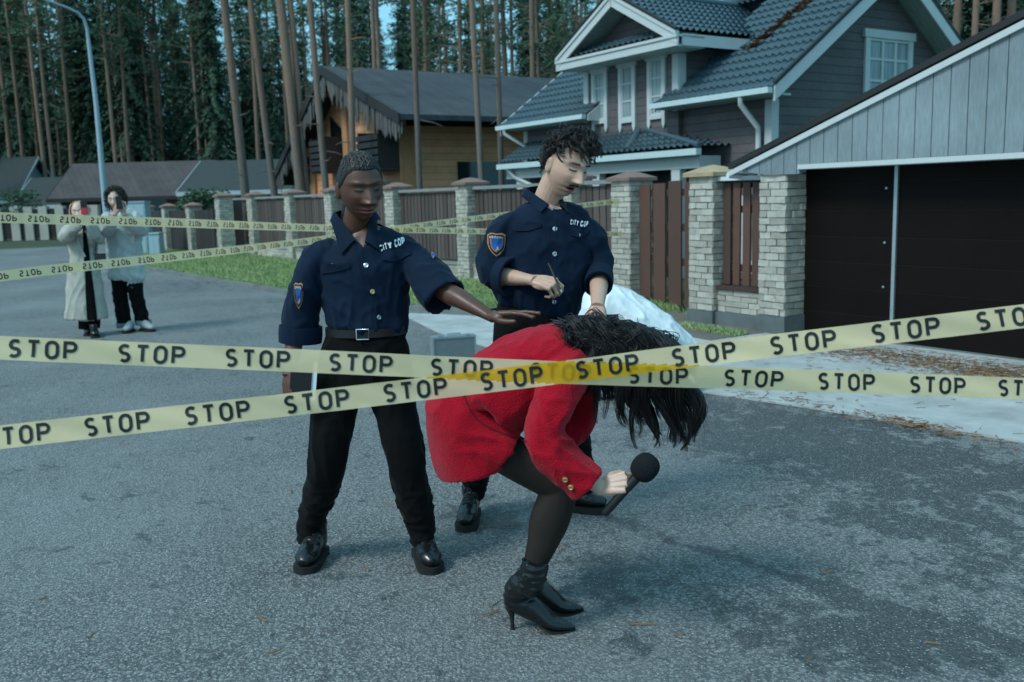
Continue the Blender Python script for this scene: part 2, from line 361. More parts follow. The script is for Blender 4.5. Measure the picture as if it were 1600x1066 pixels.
def cap_mb(s, n, hw, z):
    b = MB(); o = hw+.055
    b.sbox(s-o, s+o, n-o, n+o, z, z+.045)
    r = [W(s-o, n-o, z+.045), W(s+o, n-o, z+.045), W(s+o, n+o, z+.045), W(s-o, n+o, z+.045)]; i = .35
    q = [W(s-o*i, n-o*i, z+.115), W(s+o*i, n-o*i, z+.115), W(s+o*i, n+o*i, z+.115), W(s-o*i, n+o*i, z+.115)]
    b.add(r+q+[W(s, n, z+.135)], [(0, 1, 5, 4), (1, 2, 6, 5), (2, 3, 7, 6), (3, 0, 4, 7), (4, 5, 8), (5, 6, 8), (6, 7, 8), (7, 4, 8)]); return b
BM = [M['brick'], M['plinth'], M['mortar']]
def add_pillar(root, s, n, h, hw=.19, capm='cap_red', plinth=0., z0=0.0):
    p = part(root, 'pillar', pillar_mb(s, n, hw, h, z0=z0, plinth=plinth), BM)
    if capm: part(p, 'cap', cap_mb(s, n, hw, z0+h), M[capm], 40)
    return p
def sN(x, n, y=350): return onN(x, y, n)[0]
FN = 8.72
xs = [987, 897, 737, 623, 526, 462, 402]
ss = [sN(x, FN) for x in xs]; ss.append(ss[-1] + 2.9)
print('fence s', [round(x, 2) for x in ss])
fence = thing('brick_pillar_fence', 'long brown board fence between brick pillars with reddish caps beyond the verge', 'fence', W(ss[0], FN, 0))
hF = onN(987, 283, FN)[1]; print('fence h', hF)
for i, s in enumerate(ss): add_pillar(fence, s, FN, hF, .2, 'cap_red', .12 if i == 0 else .0, .0 if i == 0 else .06)
for a, c in zip(ss[:-1], ss[1:]):
    s0, s1 = a+.21, c-.21; b = MB(); k = int((s1-s0)/.145); wd = (s1-s0)/k
    for i in range(k):
        j = random.uniform(-.004, .004); b.sbox(s0+i*wd+.014, s0+(i+1)*wd-.014, FN-.04+j, FN-.015+j, .42, hF-.05)
    b.sbox(s0, s1, FN-.004, FN+.04, .6, .68); b.sbox(s0, s1, FN-.004, FN+.04, 1.35, 1.43)
    part(fence, 'board_panel', b, M['board'])
    b = MB(); b.sbox(s0-.005, s1+.005, FN-.11, FN+.1, hF-.025, hF+.03); part(fence, 'coping', b, M['coping'])
    b = MB(); b.sbox(s0-.005, s1+.005, FN-.085, FN+.09, -.02, .30, 2)
    for i in range(4):
        z = .02+i*.075; u = s0 - (0 if i % 2 else .12)
        while u < s1:
            v = min(u+.25, s1); b.sbox(max(u, s0)+.004, v-.004, FN-.11-random.uniform(0, .01), FN-.06, z, z+.069, 0, .004); u += .25
    part(fence, 'base_wall', b, BM)
    b = MB(); b.sbox(s0-.004, s1+.004, FN-.13, FN+.1, .325, .365); part(fence, 'ledge', b, M['coping'])
# the return of the fence and the lower fence further left
n9 = FN-.85
low = thing('low_board_fence', 'lower dark fence with plain square brick pillars left of the taller brick fence', 'fence', W(ss[-1], 7.9, 0))
ls = [sN(x, 7.75) for x in (304, 265, 232, 205, 183)]; hL = onN(304, 326, 7.75)[1]; print('low', ls, hL)
s9 = sN(352, 8.0); add_pillar(fence, s9, 8.0, hF, .2, 'cap_red', 0, .06)
b = MB(); b.sbox(s9-.02, s9+.02, 8.2, FN-.2, .3, hF-.03); part(fence, 'board_panel', b, M['board'])
for s in ls: add_pillar(low, s, 7.75, hL, .19, 'cap_red', 0, .06)
for a, c in zip([s9]+ls[:-1], ls):
    b = MB(); b.sbox(a+.2, c-.2, 7.72, 7.76, .16, hL-.05); part(low, 'board_panel', b, M['board_dark'])
far = thing('distant_fence', 'distant fence with pale pillars behind the person in the beige coat', 'fence', D(48, 372, 52))
fp = [D(x, 374, 50) for x in (-30, -2, 26, 47, 70, 96, 120, 150)]
for p in fp:
    q = MB(); q.box((p[0]-.22, p[1], 0), (.44, 0, 0), (0, .4, 0), (0, 0, 1.75)); part(far, 'pillar', q, M['brick'])
for p, q in zip(fp[:-1], fp[1:]):
    k = MB(); k.box((p[0]+.23, p[1]+.1, .1), (q[0]-p[0]-.46, 0, 0), (0, .05, 0), (0, 0, 1.5)); part(far, 'board_panel', k, M['board_dark'])
# garage-side piece: pillar with tan cap, five planks over a brick plinth
s2, n2 = G(1094, 506)@Sx, 7.98; s1 = G(1222, 521)@Sx; n1 = 7.9
h2 = onN(1094, 277, n2)[1]; h1 = onN(1222, 273, n1-.2)[1]; print('h', h2, h1, s1, s2)
gf = thing('brick_fence_section', 'short plank fence between two pale brick pillars by the garage', 'fence', W(s2, n2, 0))
add_pillar(gf, s2, n2, h2, .19, 'cap_tan', .16); add_pillar(gf, s1+.03, n1, h1, .175, None, .2)
a0, a1 = s1+.23, s2-.2
b = MB(); k = 5; wd = (a1-a0)/k
for i in range(k): b.sbox(a0+i*wd+.021, a0+(i+1)*wd-.021, n2-.05, n2-.025, .47, h2-.08, 0, .003)
part(gf, 'planks', b, M['plank'])
b = MB(); b.sbox(a0, a1, n2-.02, n2+.03, .62, .70); b.sbox(a0, a1, n2-.02, n2+.03, 1.28, 1.36); b.sbox(a0, a1, n2-.02, n2+.03, h2-.14, h2-.06); part(gf, 'rail', b, M['rail'])
b = MB(); b.sbox(a0-.02, a1+.02, n2-.15, n2+.14, .42, .46); part(gf, 'ledge', b, M['rail'])
b = MB(); b.sbox(a0-.02, a1+.02, n2-.095, n2+.1, .14, .41, 2); b.sbox(a0-.02, a1+.02, n2-.16, n2+.12, -.02, .16, 1)
for i in range(4):
    z = .165+i*.0625; u = a0 - (0 if i % 2 else .12)
    while u < a1:
        v = min(u+.24, a1); b.sbox(max(u, a0)+.004, v-.004, n2-.12-random.uniform(0, .012), n2-.07, z, z+.057, 0, .004); u += .24
part(gf, 'base_wall', b, BM)
b = MB(); b.sbox(a0-.03, a1+.03, n2-.13, n2+.2, h2-.055, h2-.01); part(gf, 'coping', b, M['white_panel'])
b = MB(); b.sbox(a0+.02, a1-.02, n2+.3, n2+.34, .72, h2-.22)
solo('gap_light_screen', b, M['white_panel'], 'white screen added for the light showing through the gaps of the fence beside the garage', 'screen')  # added white surface, stands in for light showing between the planks
b = MB(); b.sbox(a1-.56, a1-.3, n2+.16, n2+.19, 1.26, h2-.2); solo('orange_post', b, M['orange'], 'orange upright glimpsed through the gaps of the plank fence by the tan capped pillar', 'post')
# gate
g0, g1 = s2+.2, ss[0]-.22; gn0, gn1 = n2+.02, FN-.05
gate = thing('garden_gate', 'closed reddish brown plank gate between the two pale brick pillars', 'gate', W(g0, gn0, 0))
def GP(t, z, o=0): return W(g0+(g1-g0)*t, gn0+(gn1-gn0)*t - o, z)
hG = onN(1030, 285, .5*(gn0+gn1))[1]
b = MB(); k = 4
for i in range(k):
    ta, tb = i/k+.028, (i+1)/k-.028; z1 = hG + random.uniform(-.02, .02)
    b.hexa([GP(ta, .12), GP(tb, .12), GP(tb, .12, .025), GP(ta, .12, .025), GP(ta, z1), GP(tb, z1), GP(tb, z1, .025), GP(ta, z1, .025)])
part(gate, 'planks', b, M['plank'])
b = MB()
for z in (.62, 1.05, hG-.18): b.hexa([GP(.0, z, -.04), GP(1, z, -.04), GP(1, z, -.002), GP(0, z, -.002), GP(0, z+.09, -.04), GP(1, z+.09, -.04), GP(1, z+.09, -.002), GP(0, z+.09, -.002)])
part(gate, 'rail', b, M['rail'])
b = MB(); b.hexa([GP(.0, .45, .7), GP(1, .45, .7), GP(1, .45, .72), GP(0, .45, .72), GP(0, hG-.2, .7), GP(1, hG-.2, .7), GP(1, hG-.2, .72), GP(0, hG-.2, .72)])
for v in range(len(b.v)): b.v[v] = tuple(np.array(b.v[v]) + Nx*1.9)
solo('gap_light_board', b, M['white_panel'], 'pale board added for the bright light strips between the planks of the gate', 'board')  # added pale surface, gives the gate gaps their bright light strips
# ------------------------------------------------------------------ garage
M['garage_door'] = lined('garage_door_panels', (.0065, .004, .0035), 2, .26, .02, .7, .12, 2.4, .12)
M['clad'] = lined('white_vertical_boards', (.22, .262, .28), 1, .165, .03, .6, .03, .12)
M['trim'] = plain('white_trim', (.52, .54, .53), .55, .08, 5, .1)
M['roof_black'] = plain('black_roof_edge', (.018, .017, .018), .6, .3, 7)
M['metal'] = plain('galvanised_strip', (.42, .46, .48), .4, .1, Metallic=.7)
gN = 8.02; sd0 = s1-.17; zd = onN(1252, 257, gN-.25)[1]
garage = thing('garage', 'garage with wide dark brown sectional door under a white boarded gable with black roof edge', 'garage', W(sd0, gN, 0))
sm = onN(1398, 400, gN)[0]; sR = -1.2
b = MB(); b.sbox(sm+.02, sd0+.02, gN, gN+.05, .03, zd+.1); dl = part(garage, 'side_door', b, M['garage_door'])
b = MB()
for z in (.55, .98, 1.5): b.sbox(sm+.10, sm+.12, gN-.012, gN+.002, z, z+.02)
part(dl, 'screw', b, M['metal'])
b = MB(); b.sbox(sR, sm-.02, gN+.004, gN+.05, .03, zd+.1); part(garage, 'garage_door', b, M['garage_door'])
b = MB(); b.sbox(sm-.018, sm+.018, gN-.02, gN+.03, .03, zd+.1); part(garage, 'door_strip', b, M['metal'])
b = MB(); b.sbox(sR, sd0, gN-.005, gN+.05, 0, .028); part(garage, 'threshold', b, M['plinth'])
nE = 7.665; e0 = onN(1138, 259, nE); e1 = onN(1600, 18, nE); sl_ = (e1[1]-e0[1])/(e1[0]-e0[0]); print('garage eave', e0, e1, 'slope', sl_, 'zd', zd)
sA = 3.3; zA = e0[1]+sl_*(sA-e0[0]); sE2 = 2*sA-e0[0]
def roofz(s): return e0[1]+sl_*(s-e0[0]) if s > sA else e0[1]+sl_*(sE2-s)
nC = 7.70
b = MB(); z0 = zd
pl = [W(e0[0]-.35, nC, roofz(e0[0]-.35)-.08), W(sA, nC, zA-.08), W(sE2+.35, nC, roofz(sE2+.35)-.08), W(sE2+.35, nC, z0), W(sd0-.16, nC, z0), W(sd0-.16, nC, h1+.0), W(sd0+.23, nC, h1), W(s1+.45, nC, h1+.05)]
b.prism(pl, Nx*.04); part(garage, 'gable_boards', b, M['clad'])
b = MB(); b.sbox(sR, sd0-.15, nC-.015, nC+.38, z0-.05, z0-.003); part(garage, 'lintel', b, M['trim'])
b = MB()
for (sa, sb) in ((e0[0], sA), (sE2, sA)):
    p, q = W(sa, nC-.02, roofz(sa)-.09), W(sb, nC-.02, roofz(sb)-.09); b.bar(p-Zx*.0, q-Zx*.0, Nx*.012, Zx*.028)
part(garage, 'barge_trim', b, M['trim'])
b = MB()
for (sa, sb) in ((e0[0], sA), (sE2, sA)):
    p, q = W(sa, nE, roofz(sa)), W(sb, nE, roofz(sb)); q2 = q + (q-p)/np.linalg.norm(q-p)*.04
    b.hexa([p-Zx*.04, q2-Zx*.04, q2-Zx*.04+Nx*6.5, p-Zx*.04+Nx*6.5, p+Zx*.02, q2+Zx*.02, q2+Zx*.02+Nx*6.5, p+Zx*.02+Nx*6.5])
part(garage, 'roof', b, M['roof_black'])
b = MB(); b.sbox(sd0+.0, sd0+.12, gN+.06, gN+5.5, 0, e0[1]-.1); b.sbox(sR-.12, sR-.01, gN-.2, gN+5.5, 0, zd+.4); b.sbox(sR, sd0, gN+5.4, gN+5.5, 0, zd+.3); part(garage, 'wall', b, M['clad'])
b = MB(); b.tube([W(e0[0]+.02, nE+.02, e0[1]-.1), W(e0[0]-.02, nE+.3, e0[1]-.12), W(s1+.3, n1+.1, h1+.1), W(s1+.3, n1+.2, .4)], .035, 10); part(garage, 'downpipe', b, M['white_panel'], 50)
# ------------------------------------------------------------------ grey timber house
t = NT('blue_roof_tile'); geo = t.n('ShaderNodeNewGeometry').outputs['Position']
M['tile'] = t.out(t.mix(t.noise(2.2, 8, .7), (.030, .058, .072), (.075, .115, .138)), .5, t.noise(30, 4), .2, .005, .45)
M['siding'] = lined('grey_siding', (.125, .108, .110), 2, .145, .05, .7, .1, .5)
M['soffit'] = lined('green_white_soffit', (.40, .52, .48), 1, .12, .04, .6, .05, .6)
M['gutter'] = plain('pale_gutter', (.50, .60, .60), .45, .1)
t = NT('dark_window_glass'); M['glass'] = t.out((.012, .018, .02), .06, spec=.6)
t = NT('window_curtained'); v = t.vec((30, 30, 1)); M['curtain'] = t.out(t.mix(t.mapr(t.noise(1, 3, .5, v), .35, .65), (.14, .18, .185), (.34, .40, .41)), .35, spec=.6)
M['dark'] = plain('dark_opening', (.015, .017, .018), .5)
def tiles(b, e0, e1, r0, r1, pitch=.15, row=.27, mi=0):
    """corrugated stepped tile sheet between eave e0-e1 and ridge r0-r1"""
    e0, e1, r0, r1 = map(np.array, (e0, e1, r0, r1)); L = max(np.linalg.norm(e1-e0), np.linalg.norm(r1-r0)); H = np.linalg.norm((r0+r1-e0-e1)/2)
    nu = max(4, int(L/pitch)*6); nr = max(2, int(H/row)); nrm = np.cross(e1-e0, r0-e0); nrm /= np.linalg.norm(nrm)
    if nrm[2] < 0: nrm = -nrm
    rows = []
    for r in range(nr):
        for fr, up in ((0., .045), (.5, .02), (.985, 0.)):
            tt = (r+fr)/nr; A = e0+(r0-e0)*tt; B = e1+(r1-e1)*tt; lw = np.linalg.norm(B-A); k = []
            off = np.linalg.norm(A - e0 - (r0-e0)*0)
            for i in range(nu+1):
                u = i/nu; P = A+(B-A)*u; d = (P-e0)@((e1-e0)/np.linalg.norm(e1-e0)); k.append(P + nrm*(up + .026*math.sin(2*math.pi*d/pitch)))
            rows.append(k)
    b.grid(rows, mi)
cor = D(1206, 150, 16.0); hs0, hn0 = cor@Sx, cor@Nx; OV = .45
house = thing('grey_house', 'grey timber house with blue tiled roof, cross gable and white trimmed windows behind the garage', 'house', W(hs0, hn0, 0))
nE_, sE_ = hn0-OV, hs0-OV
zE = onN(1207, 139, nE_)[1]; nR, zR = onS(1410, -58, sE_); sL = onN(782, 196, nE_)[0]; nE2 = 2*nR-nE_
print('house', hs0, hn0, 'eave z', zE, 'ridge', nR, zR, 'left s', sL)
def mz(n): return zE+(zR-zE)*(n-nE_)/(nR-nE_) if n < nR else zE+(zR-zE)*(nE2-n)/(nR-nE_)
dn = hn0-.12; ds0 = onN(1060, 100, dn)[0]; ds1 = onN(914, 140, dn)[0]      # dormer wall
dE = dn-.55; qa = onN(1060, 60, dE); qb = onN(872, 100, dE); qc = onN(957, -6, dE); zdE = .5*(qa[1]+qb[1]); sdc = .5*(qa[0]+qb[0]); zdR = qc[1]; sda, sdb = qa[0], qb[0]
print('dormer', ds0, ds1, qa, qb, qc)
b = MB(); zt = mz(hn0)-.12
b.sbox(hs0, ds0, hn0, hn0+.1, 0, zt); b.sbox(ds1, sL-.3, hn0, hn0+.1, 0, zt)
b.prism([W(hs0-.002, hn0+.005, 0), W(hs0-.002, 2*nR-hn0, 0), W(hs0-.002, 2*nR-hn0, mz(hn0)-.14), W(hs0-.002, nR, zR-.16), W(hs0-.002, hn0+.005, mz(hn0)-.14)], Sx*.1)
b.prism([W(sL-.4, hn0+.005, 0), W(sL-.4, 2*nR-hn0, 0), W(sL-.4, 2*nR-hn0, mz(hn0)-.14), W(sL-.4, nR, zR-.16), W(sL-.4, hn0+.005, mz(hn0)-.14)], Sx*.09)
b.sbox(hs0+.1, sL-.4, 2*nR-hn0-.1, 2*nR-hn0-.01, 0, zt)
b.sbox(ds0, ds1, dn, dn+.1, 0, zdE-.05)                                    # dormer front and cheeks
b.sbox(ds0+.001, ds0+.1, dn+.1, dn+3.0, zt-.9, zdE-.05); b.sbox(ds1-.1, ds1-.001, dn+.1, dn+3.0, zt-.9, zdE-.05)
pm = .5; b.prism([W(sda+.1, dE+pm, zdE-.02), W(sdc, dE+pm, zdR-.15), W(sdb-.1, dE+pm, zdE-.02)], Nx*.05)
part(house, 'wall', b, M['siding'])
b = MB()
zA_ = mz(nE_+.0)
def mr(s0, s1, n0, n1): tiles(b, W(s0, n0, mz(n0)+.03), W(s1, n0, mz(n0)+.03), W(s0, n1, mz(n1)+.03), W(s1, n1, mz(n1)+.03))
nd = dn+1.9
sk = onN(1023, 157, nE_)[0]; sk2 = onN(918, 186, nE_)[0]
mr(sE_, sk, nE_-.05, nR); 
mr(sk, sk2, nE_ + 3.0, nR); mr(sk2, sL, nE_-.05, nR)
b.sbox(sk, sk2, nE_+2.9, nE_+3.0, 2.5, 2.6)
for (s0, s1) in ((sE_, sL),):
    b.hexa([W(s0, nE2, zE), W(s1, nE2, zE), W(s1, nR, zR), W(s0, nR, zR), W(s0, nE2, zE+.04), W(s1, nE2, zE+.04), W(s1, nR, zR+.04), W(s0, nR, zR+.04)])
b.tube([W(sE_, nR, zR+.05), W(sL, nR, zR+.05)], .11, 10)
part(house, 'main_roof', b, M['tile'], 60)
# cross gable roof
b = MB(); nback = nE_ + (zdR-zE)/(zR-zE)*(nR-nE_)+.5; nba = nE_+(zdE-zE)/(zR-zE)*(nR-nE_)+.15
tiles(b, W(sda, dE, zdE+.12), W(sda, nba, zdE+.12), W(sdc, dE, zdR+.06), W(sdc, nback, zdR+.06)); tiles(b, W(sdb, dE, zdE+.12), W(sdb, nba, zdE+.12), W(sdc, dE, zdR+.06), W(sdc, nback, zdR+.06))
b.tube([W(sdc, dE-.02, zdR+.08), W(sdc, nback, zdR+.08)], .09, 8)
tiles(b, W(sda+.25, dE+.02, zdE+.07), W(sdb-.25, dE+.02, zdE+.07), W(sda+.6, dE+pm-.01, zdE+.32), W(sdb-.6, dE+pm-.01, zdE+.32), .16, .2)
part(house, 'cross_gable_roof', b, M['tile'], 60)
b = MB()                       # white trim
for sa in (sda, sdb):
    p, q = W(sa, dE-.03, zdE-.02), W(sdc, dE-.03, zdR-.1); b.bar(p, q+(q-p)*.01, Nx*.02, Zx*.09); b.bar(p+Zx*.1, q+Zx*.1, Nx*.045, Zx*.035)
b.bar(W(sda-.02, dE-.025, zdE-.06), W(sdb+.02, dE-.025, zdE-.06), Nx*.018, Zx*.075); b.bar(W(sda-.02, dE-.04, zdE+.03), W(sdb+.02, dE-.04, zdE+.03), Nx*.03, Zx*.025)
b.bar(W(sda+.02, dE+.1, zdE-.02), W(sda+.02, nba, zdE-.02), Sx*.02, Zx*.1); b.bar(W(sdb-.02, dE+.1, zdE-.02), W(sdb-.02, nba, zdE-.02), Sx*.02, Zx*.1)
part(house, 'cross_gable_trim', b, M['trim'])
b = MB()
b.sbox(sda+.03, sdb-.03, dE+.02, dn+.1, zdE-.14, zdE-.10)
for sa in (sda, sdb):
    p, q = W(sa, dE-.0, zdE+.02), W(sdc, dE, zdR-.02); b.hexa([p, q, q+Nx*.62, p+Nx*.62, p+Zx*.03, q+Zx*.03, q+Zx*.03+Nx*.62, p+Zx*.03+Nx*.62])
b.sbox(sE_+.05, sk, nE_+.02, hn0-.001, zE-.08, zE-.05); b.sbox(sk2, sL-.05, nE_+.02, hn0-.001, zE-.08, zE-.05)
for (na, za, nb_, zb) in ((nE_, zE, nR, zR), (nE2, zE, nR, zR)):
    p, q = W(sE_+.02, na, za-.05), W(sE_+.02, nb_, zb-.05); b.hexa([p, q, q+Sx*(OV+.1), p+Sx*(OV+.1), p+Zx*.03, q+Zx*.03, q+Zx*.03+Sx*(OV+.1), p+Zx*.03+Sx*(OV+.1)])
part(house, 'soffit', b, M['soffit'])
b = MB()
for sa, sg in ((sE_, -1), (sL, 1)):
    for (na, za) in ((nE_, zE), (nE2, zE)):
        p, q = W(sa, na, za-.06), W(sa, nR, zR-.06); b.bar(p, q, Sx*.02, Zx*.13); 
b.bar(W(sk+.02, nE_, zE-.05), W(sk+.02, nE_+.9, mz(nE_+.9)-.05), Sx*.02, Zx*.07); b.prism([W(sk2-.02, nE_, zE-.1), W(sk2-.02, hn0, zE-.1), W(sk2-.02, hn0, mz(hn0)), W(sk2-.02, nE_, zE+.02)], Sx*.03)
for s in (hs0,): b.sbox(s-.03, s+.12, hn0-.03, hn0-.002, 0, zE-.1); b.sbox(s-.03, s-.004, hn0-.002, hn0+.14, 0, zE-.1)
b.sbox(ds0-.02, ds0+.14, dn-.03, dn-.002, zE-.1, zdE-.15); b.sbox(ds1-.14, ds1+.02, dn-.03, dn-.002, zE-.1, zdE-.15)
b.sbox(ds0-.03, ds0-.002, dn-.002, dn+.16, zE-.1, zdE-.15)
b.sbox(sL-.46, sL-.31, hn0-.03, hn0-.002, 0, zE-.1)
part_split(house, 'trim', b, M['trim'])
b = MB()                       # dark bargeboard flashing
for (na, za) in ((nE_, zE), (nE2, zE)):
    p, q = W(sE_, na, za+.085), W(sE_, nR, zR+.085); b.bar(p, q, Sx*.03, Zx*.035)
for sa in (sda, sdb):
    p, q = W(sa, dE-.03, zdE+.15), W(sdc, dE-.03, zdR+.07); b.bar(p, q, Nx*.06, Zx*.02)
part(house, 'flashing', b, M['roof_black'])
b = MB()
for (s0, s1) in ((sE_, sk), (sk2, sL)): b.bar(W(s0, nE_-.09, zE-.02), W(s1, nE_-.09, zE-.02), Nx*.055, Zx*.045)
part_split(house, 'gutter', b, M['gutter'])
def pipe(pts, name='downpipe'):
    q = MB(); q.tube(pts, .045, 10); part(house, name, q, M['trim'], 60)
sp = onN(1163, 150, nE_)[0]
pipe([W(sp, nE_-.09, zE-.05), W(sp, nE_-.09, zE-.18), W(hs0+.2, hn0-.1, zE-.55), W(hs0+.2, hn0-.09, zE-.75), W(hs0+.2, hn0-.09, .2)])
pipe([W(sL-.3, nE_-.09, zE-.05), W(sL-.3, nE_-.09, zE-.15), W(sL-.6, hn0-.09, zE-.5), W(sL-.6, hn0-.09, .2)])
# windows of the cross gable
def window(par, x0, y0, x1, y1, n, legs, cols, rows, glassm, outw=.09):
    s1_, z1 = onN(x0, y0, n); s0_, _ = onN(x1, y0, n); z0 = onN(x1, y1, n)[1]; z1 = .5*(z1+onN(x1, y0, n)[1])
    b = MB(); d0, d1 = n-.045, n-.003
    b.sbox(s0_, s0_+outw, d0, d1, z0-legs, z1-.002); b.sbox(s1_-outw, s1_, d0, d1, z0-legs, z1-.002)
    for q in (s0_, s1_-outw): b.prism([W(q, d0+.001, z0-legs), W(q+outw, d0+.001, z0-legs), W(q+outw*.5, d0+.001, z0-legs-.09)], Nx*.035)
    b.sbox(s0_-.04, s1_+.04, d0-.02, d1, z1, z1+.1); b.sbox(s0_+outw, s1_-outw, d0-.005, d1, z0-.03, z0+.05)
    w_ = part(par, 'window', b, M['trim'])
    a0, a1, c0, c1 = s0_+outw, s1_-outw, z0+.05, z1
    g = MB(); g.sbox(a0, a1, n-.012, n-.004, c0, c1); part(w_, 'pane', g, glassm)
    g = MB(); t_ = .022
    for i in range(cols+1): q = a0+(a1-a0)*i/cols; e = .035 if i in (0, cols) else t_; g.sbox(max(a0, q-e), min(a1, q+e), n-.03, n-.0125, c0, c1)
    for i in range(rows+1): q = c0+(c1-c0)*i/rows; e = .03 if i in (0, rows) else .014; g.sbox(a0, a1, n-.028, n-.0122, max(c0, q-e), min(c1, q+e))
    part(w_, 'frame', g, M['trim'])
for (x0, y0, x1, y1) in ((926, 113, 950, 190), (968, 104, 994, 188), (1013, 93, 1041, 182)): window(house, x0, y0, x1, y1, dn, .12, 1, 3, M['curtain'], .085)
# gable window (faces along -S)
nw0, zw1 = onS(1350, 58, hs0); nw1, _ = onS(1424, 62, hs0); zw0 = onS(1350, 150, hs0)[1]
b = MB()
def gb(n0, n1, z0, z1, a, c): b.sbox(hs0-a, hs0-c, n0, n1, z0, z1)
gb(nw0, nw0+.13, zw0, zw1, .05, .004); gb(nw1-.13, nw1, zw0, zw1, .05, .004); gb(nw0-.05, nw1+.05, zw1, zw1+.14, .065, .004); gb(nw0-.05, nw1+.05, zw0-.1, zw0, .065, .004)
gw = part(house, 'window', b, M['trim'])
b = MB(); gb(nw0+.13, nw1-.13, zw0, zw1, .012, .006); part(gw, 'pane', b, M['curtain'])
b = MB(); wi = nw1-nw0-.26
for f_ in (.34, .67): gb(nw0+.13+wi*f_-.03, nw0+.13+wi*f_+.03, zw0, zw1, .035, .0125)
gb(nw0+.13, nw1-.13, zw0+(zw1-zw0)*.62, zw0+(zw1-zw0)*.62+.04, .03, .0123); gb(nw0+.13, nw1-.13, zw0+(zw1-zw0)*.25, zw0+(zw1-zw0)*.25+.04, .03, .0123); gb(nw0+.131, nw1-.131, zw1-.05, zw1-.001, .036, .0126)
part(gw, 'frame', b, M['trim'])
# porch
pn = hn0-.75; pr0, pz = onN(1093, 232, pn); pl1 = onN(780, 254, pn)[0]; pzT = onN(1004, 203, hn0)[1]; ph = onN(1004, 203, hn0)[0]
b = MB(); tiles(b, W(pr0, pn, pz+.03), W(pl1, pn, pz+.03), W(ph, hn0, pzT), W(pl1, hn0, pzT), .16, .26); tiles(b, W(pr0, pn, pz+.03), W(pr0, hn0, pz+.03), W(ph, hn0-.02, pzT), W(ph-.02, hn0, pzT), .16, .26)
pk = onN(980, 236, pn+.1)[0]; b.tube([W(pk, pn+.1, pz+.08), W(ph, hn0-.05, pzT+.02)], .075, 8); b.tube([W(pr0, pn, pz+.06), W(ph, hn0-.02, pzT+.03)], .05, 8)
part(house, 'porch_roof', b, M['tile'], 60)
b = MB(); b.bar(W(pr0, pn-.02, pz-.05), W(pl1, pn-.02, pz-.05), Nx*.06, Zx*.055); part(house, 'gutter', b, M['gutter'])
b = MB(); b.sbox(pr0+.12, pl1-.1, pn+.12, pn+.3, pz-.32, pz-.11); b.sbox(pr0+.12, pr0+.26, pn+.3, hn0-.13, pz-.32, pz-.11)
for x in (1060, 989, 935, 900, 815): 
    s = onN(x, 260, pn+.2)[0]; b.sbox(s-.11, s+.11, pn+.13, pn+.29, 0, pz-.321)
part(house, 'porch_frame', b, M['trim'])
b = MB(); b.sbox(pr0+.2, pl1-.2, pn+.31, pn+.34, 0, 1.2); b.sbox(pr0+.3, pl1-.3, hn0-.14, hn0-.121, .2, pz-.2); part(house, 'porch_opening', b, M['dark'])
pipe([W(pl1-.35, pn-.02, pz-.1), W(pl1-.5, pn+.1, pz-.3), W(pl1-1.2, pn+.2, pz-.55)], 'downpipe')
# pine needle drift caught in the valley
b = MB(); 
for i in range(500):
    tt = random.random(); p = W(sda-.3-.25*tt + random.gauss(0, .07), nba-.5+tt*1.6, mz(nba-.5+tt*1.6)+.08); a = random.uniform(0, 6.28); u = np.array([math.cos(a), math.sin(a), 0])*.06; v = np.array([-u[1], u[0], .02])*.3
    b.add([p-u-v, p+u-v, p+u+v, p-u+v], [(0, 1, 2, 3)])
tag(make('needle_drift', b, M['needle']), 'rusty needle drift in the roof valley beside the cross gable', 'pine needles', kind='stuff')
# ------------------------------------------------------------------ orange timber house
M['orange_wood'] = lined('orange_logs', (.72, .34, .18), 2, .19, .06, .6, .12, .55)
M['orange_trim'] = plain('orange_corner_board', (.42, .21, .10), .6, .25)
M['shingle'] = lined('dark_shingle', (.062, .066, .075), 0, .2, .04, .9, .1, .8)
M['greywood'] = plain('weathered_fringe', (.10, .10, .095), .9, .45, 6)
M['dark_wood'] = plain('dark_shutter', (.022, .020, .020), .6)
oc = D(626, 230, 27.); os0, on0 = oc@Sx, oc@Nx
oh = thing('orange_timber_house', 'orange timber house with a wide dark shingle roof behind the fence and pine trunks', 'house', W(os0, on0, 0))
oG = on0-.8                                    # gable overhang plane
ze, sa_ = onN(625, 178, oG)[1], onN(625, 178, oG)[0]; sr_, zr_ = onN(503, 103, oG); sl2, zl2 = onN(424, 284, oG)
print('orange', os0, on0, 'eave', sa_, ze, 'ridge', sr_, zr_, 'left', sl2, zl2)
nB = on0+14
b = MB(); 
def slab(p, q, th): b.hexa([p-Zx*th, q-Zx*th, q-Zx*th+Nx*(nB-oG), p-Zx*th+Nx*(nB-oG), p, q, q+Nx*(nB-oG), p+Nx*(nB-oG)])
slab(W(sa_, oG, ze), W(sr_, oG, zr_), .14); slab(W(sl2, oG, zl2), W(sr_, oG, zr_), .14); part(oh, 'roof', b, M['shingle'])
b = MB(); swl = sl2-1.2
def oz(s): return ze+(zr_-ze)*(s-sa_)/(sr_-sa_) if s < sr_ else zl2+(zr_-zl2)*(sl2-s)/(sl2-sr_)
b.prism([W(os0, on0, 0), W(os0, on0, oz(os0)-.15), W(sr_, on0, zr_-.15), W(swl, on0, oz(swl)-.15), W(swl, on0, 0)], Nx*.2)
b.sbox(os0-.002, os0+.2, on0+.2, nB-.8, 0, ze-.15); part(oh, 'wall', b, M['orange_wood'])
b = MB()
for s in (os0+.0, os0+1.6, os0+3.6, os0+6.5): b.sbox(s-.1, s+.28, on0-.09, on0-.004, 0, oz(s+.1)-.2)
b.sbox(os0-.09, os0-.003, on0-.09, on0+.35, 0, ze-.2)
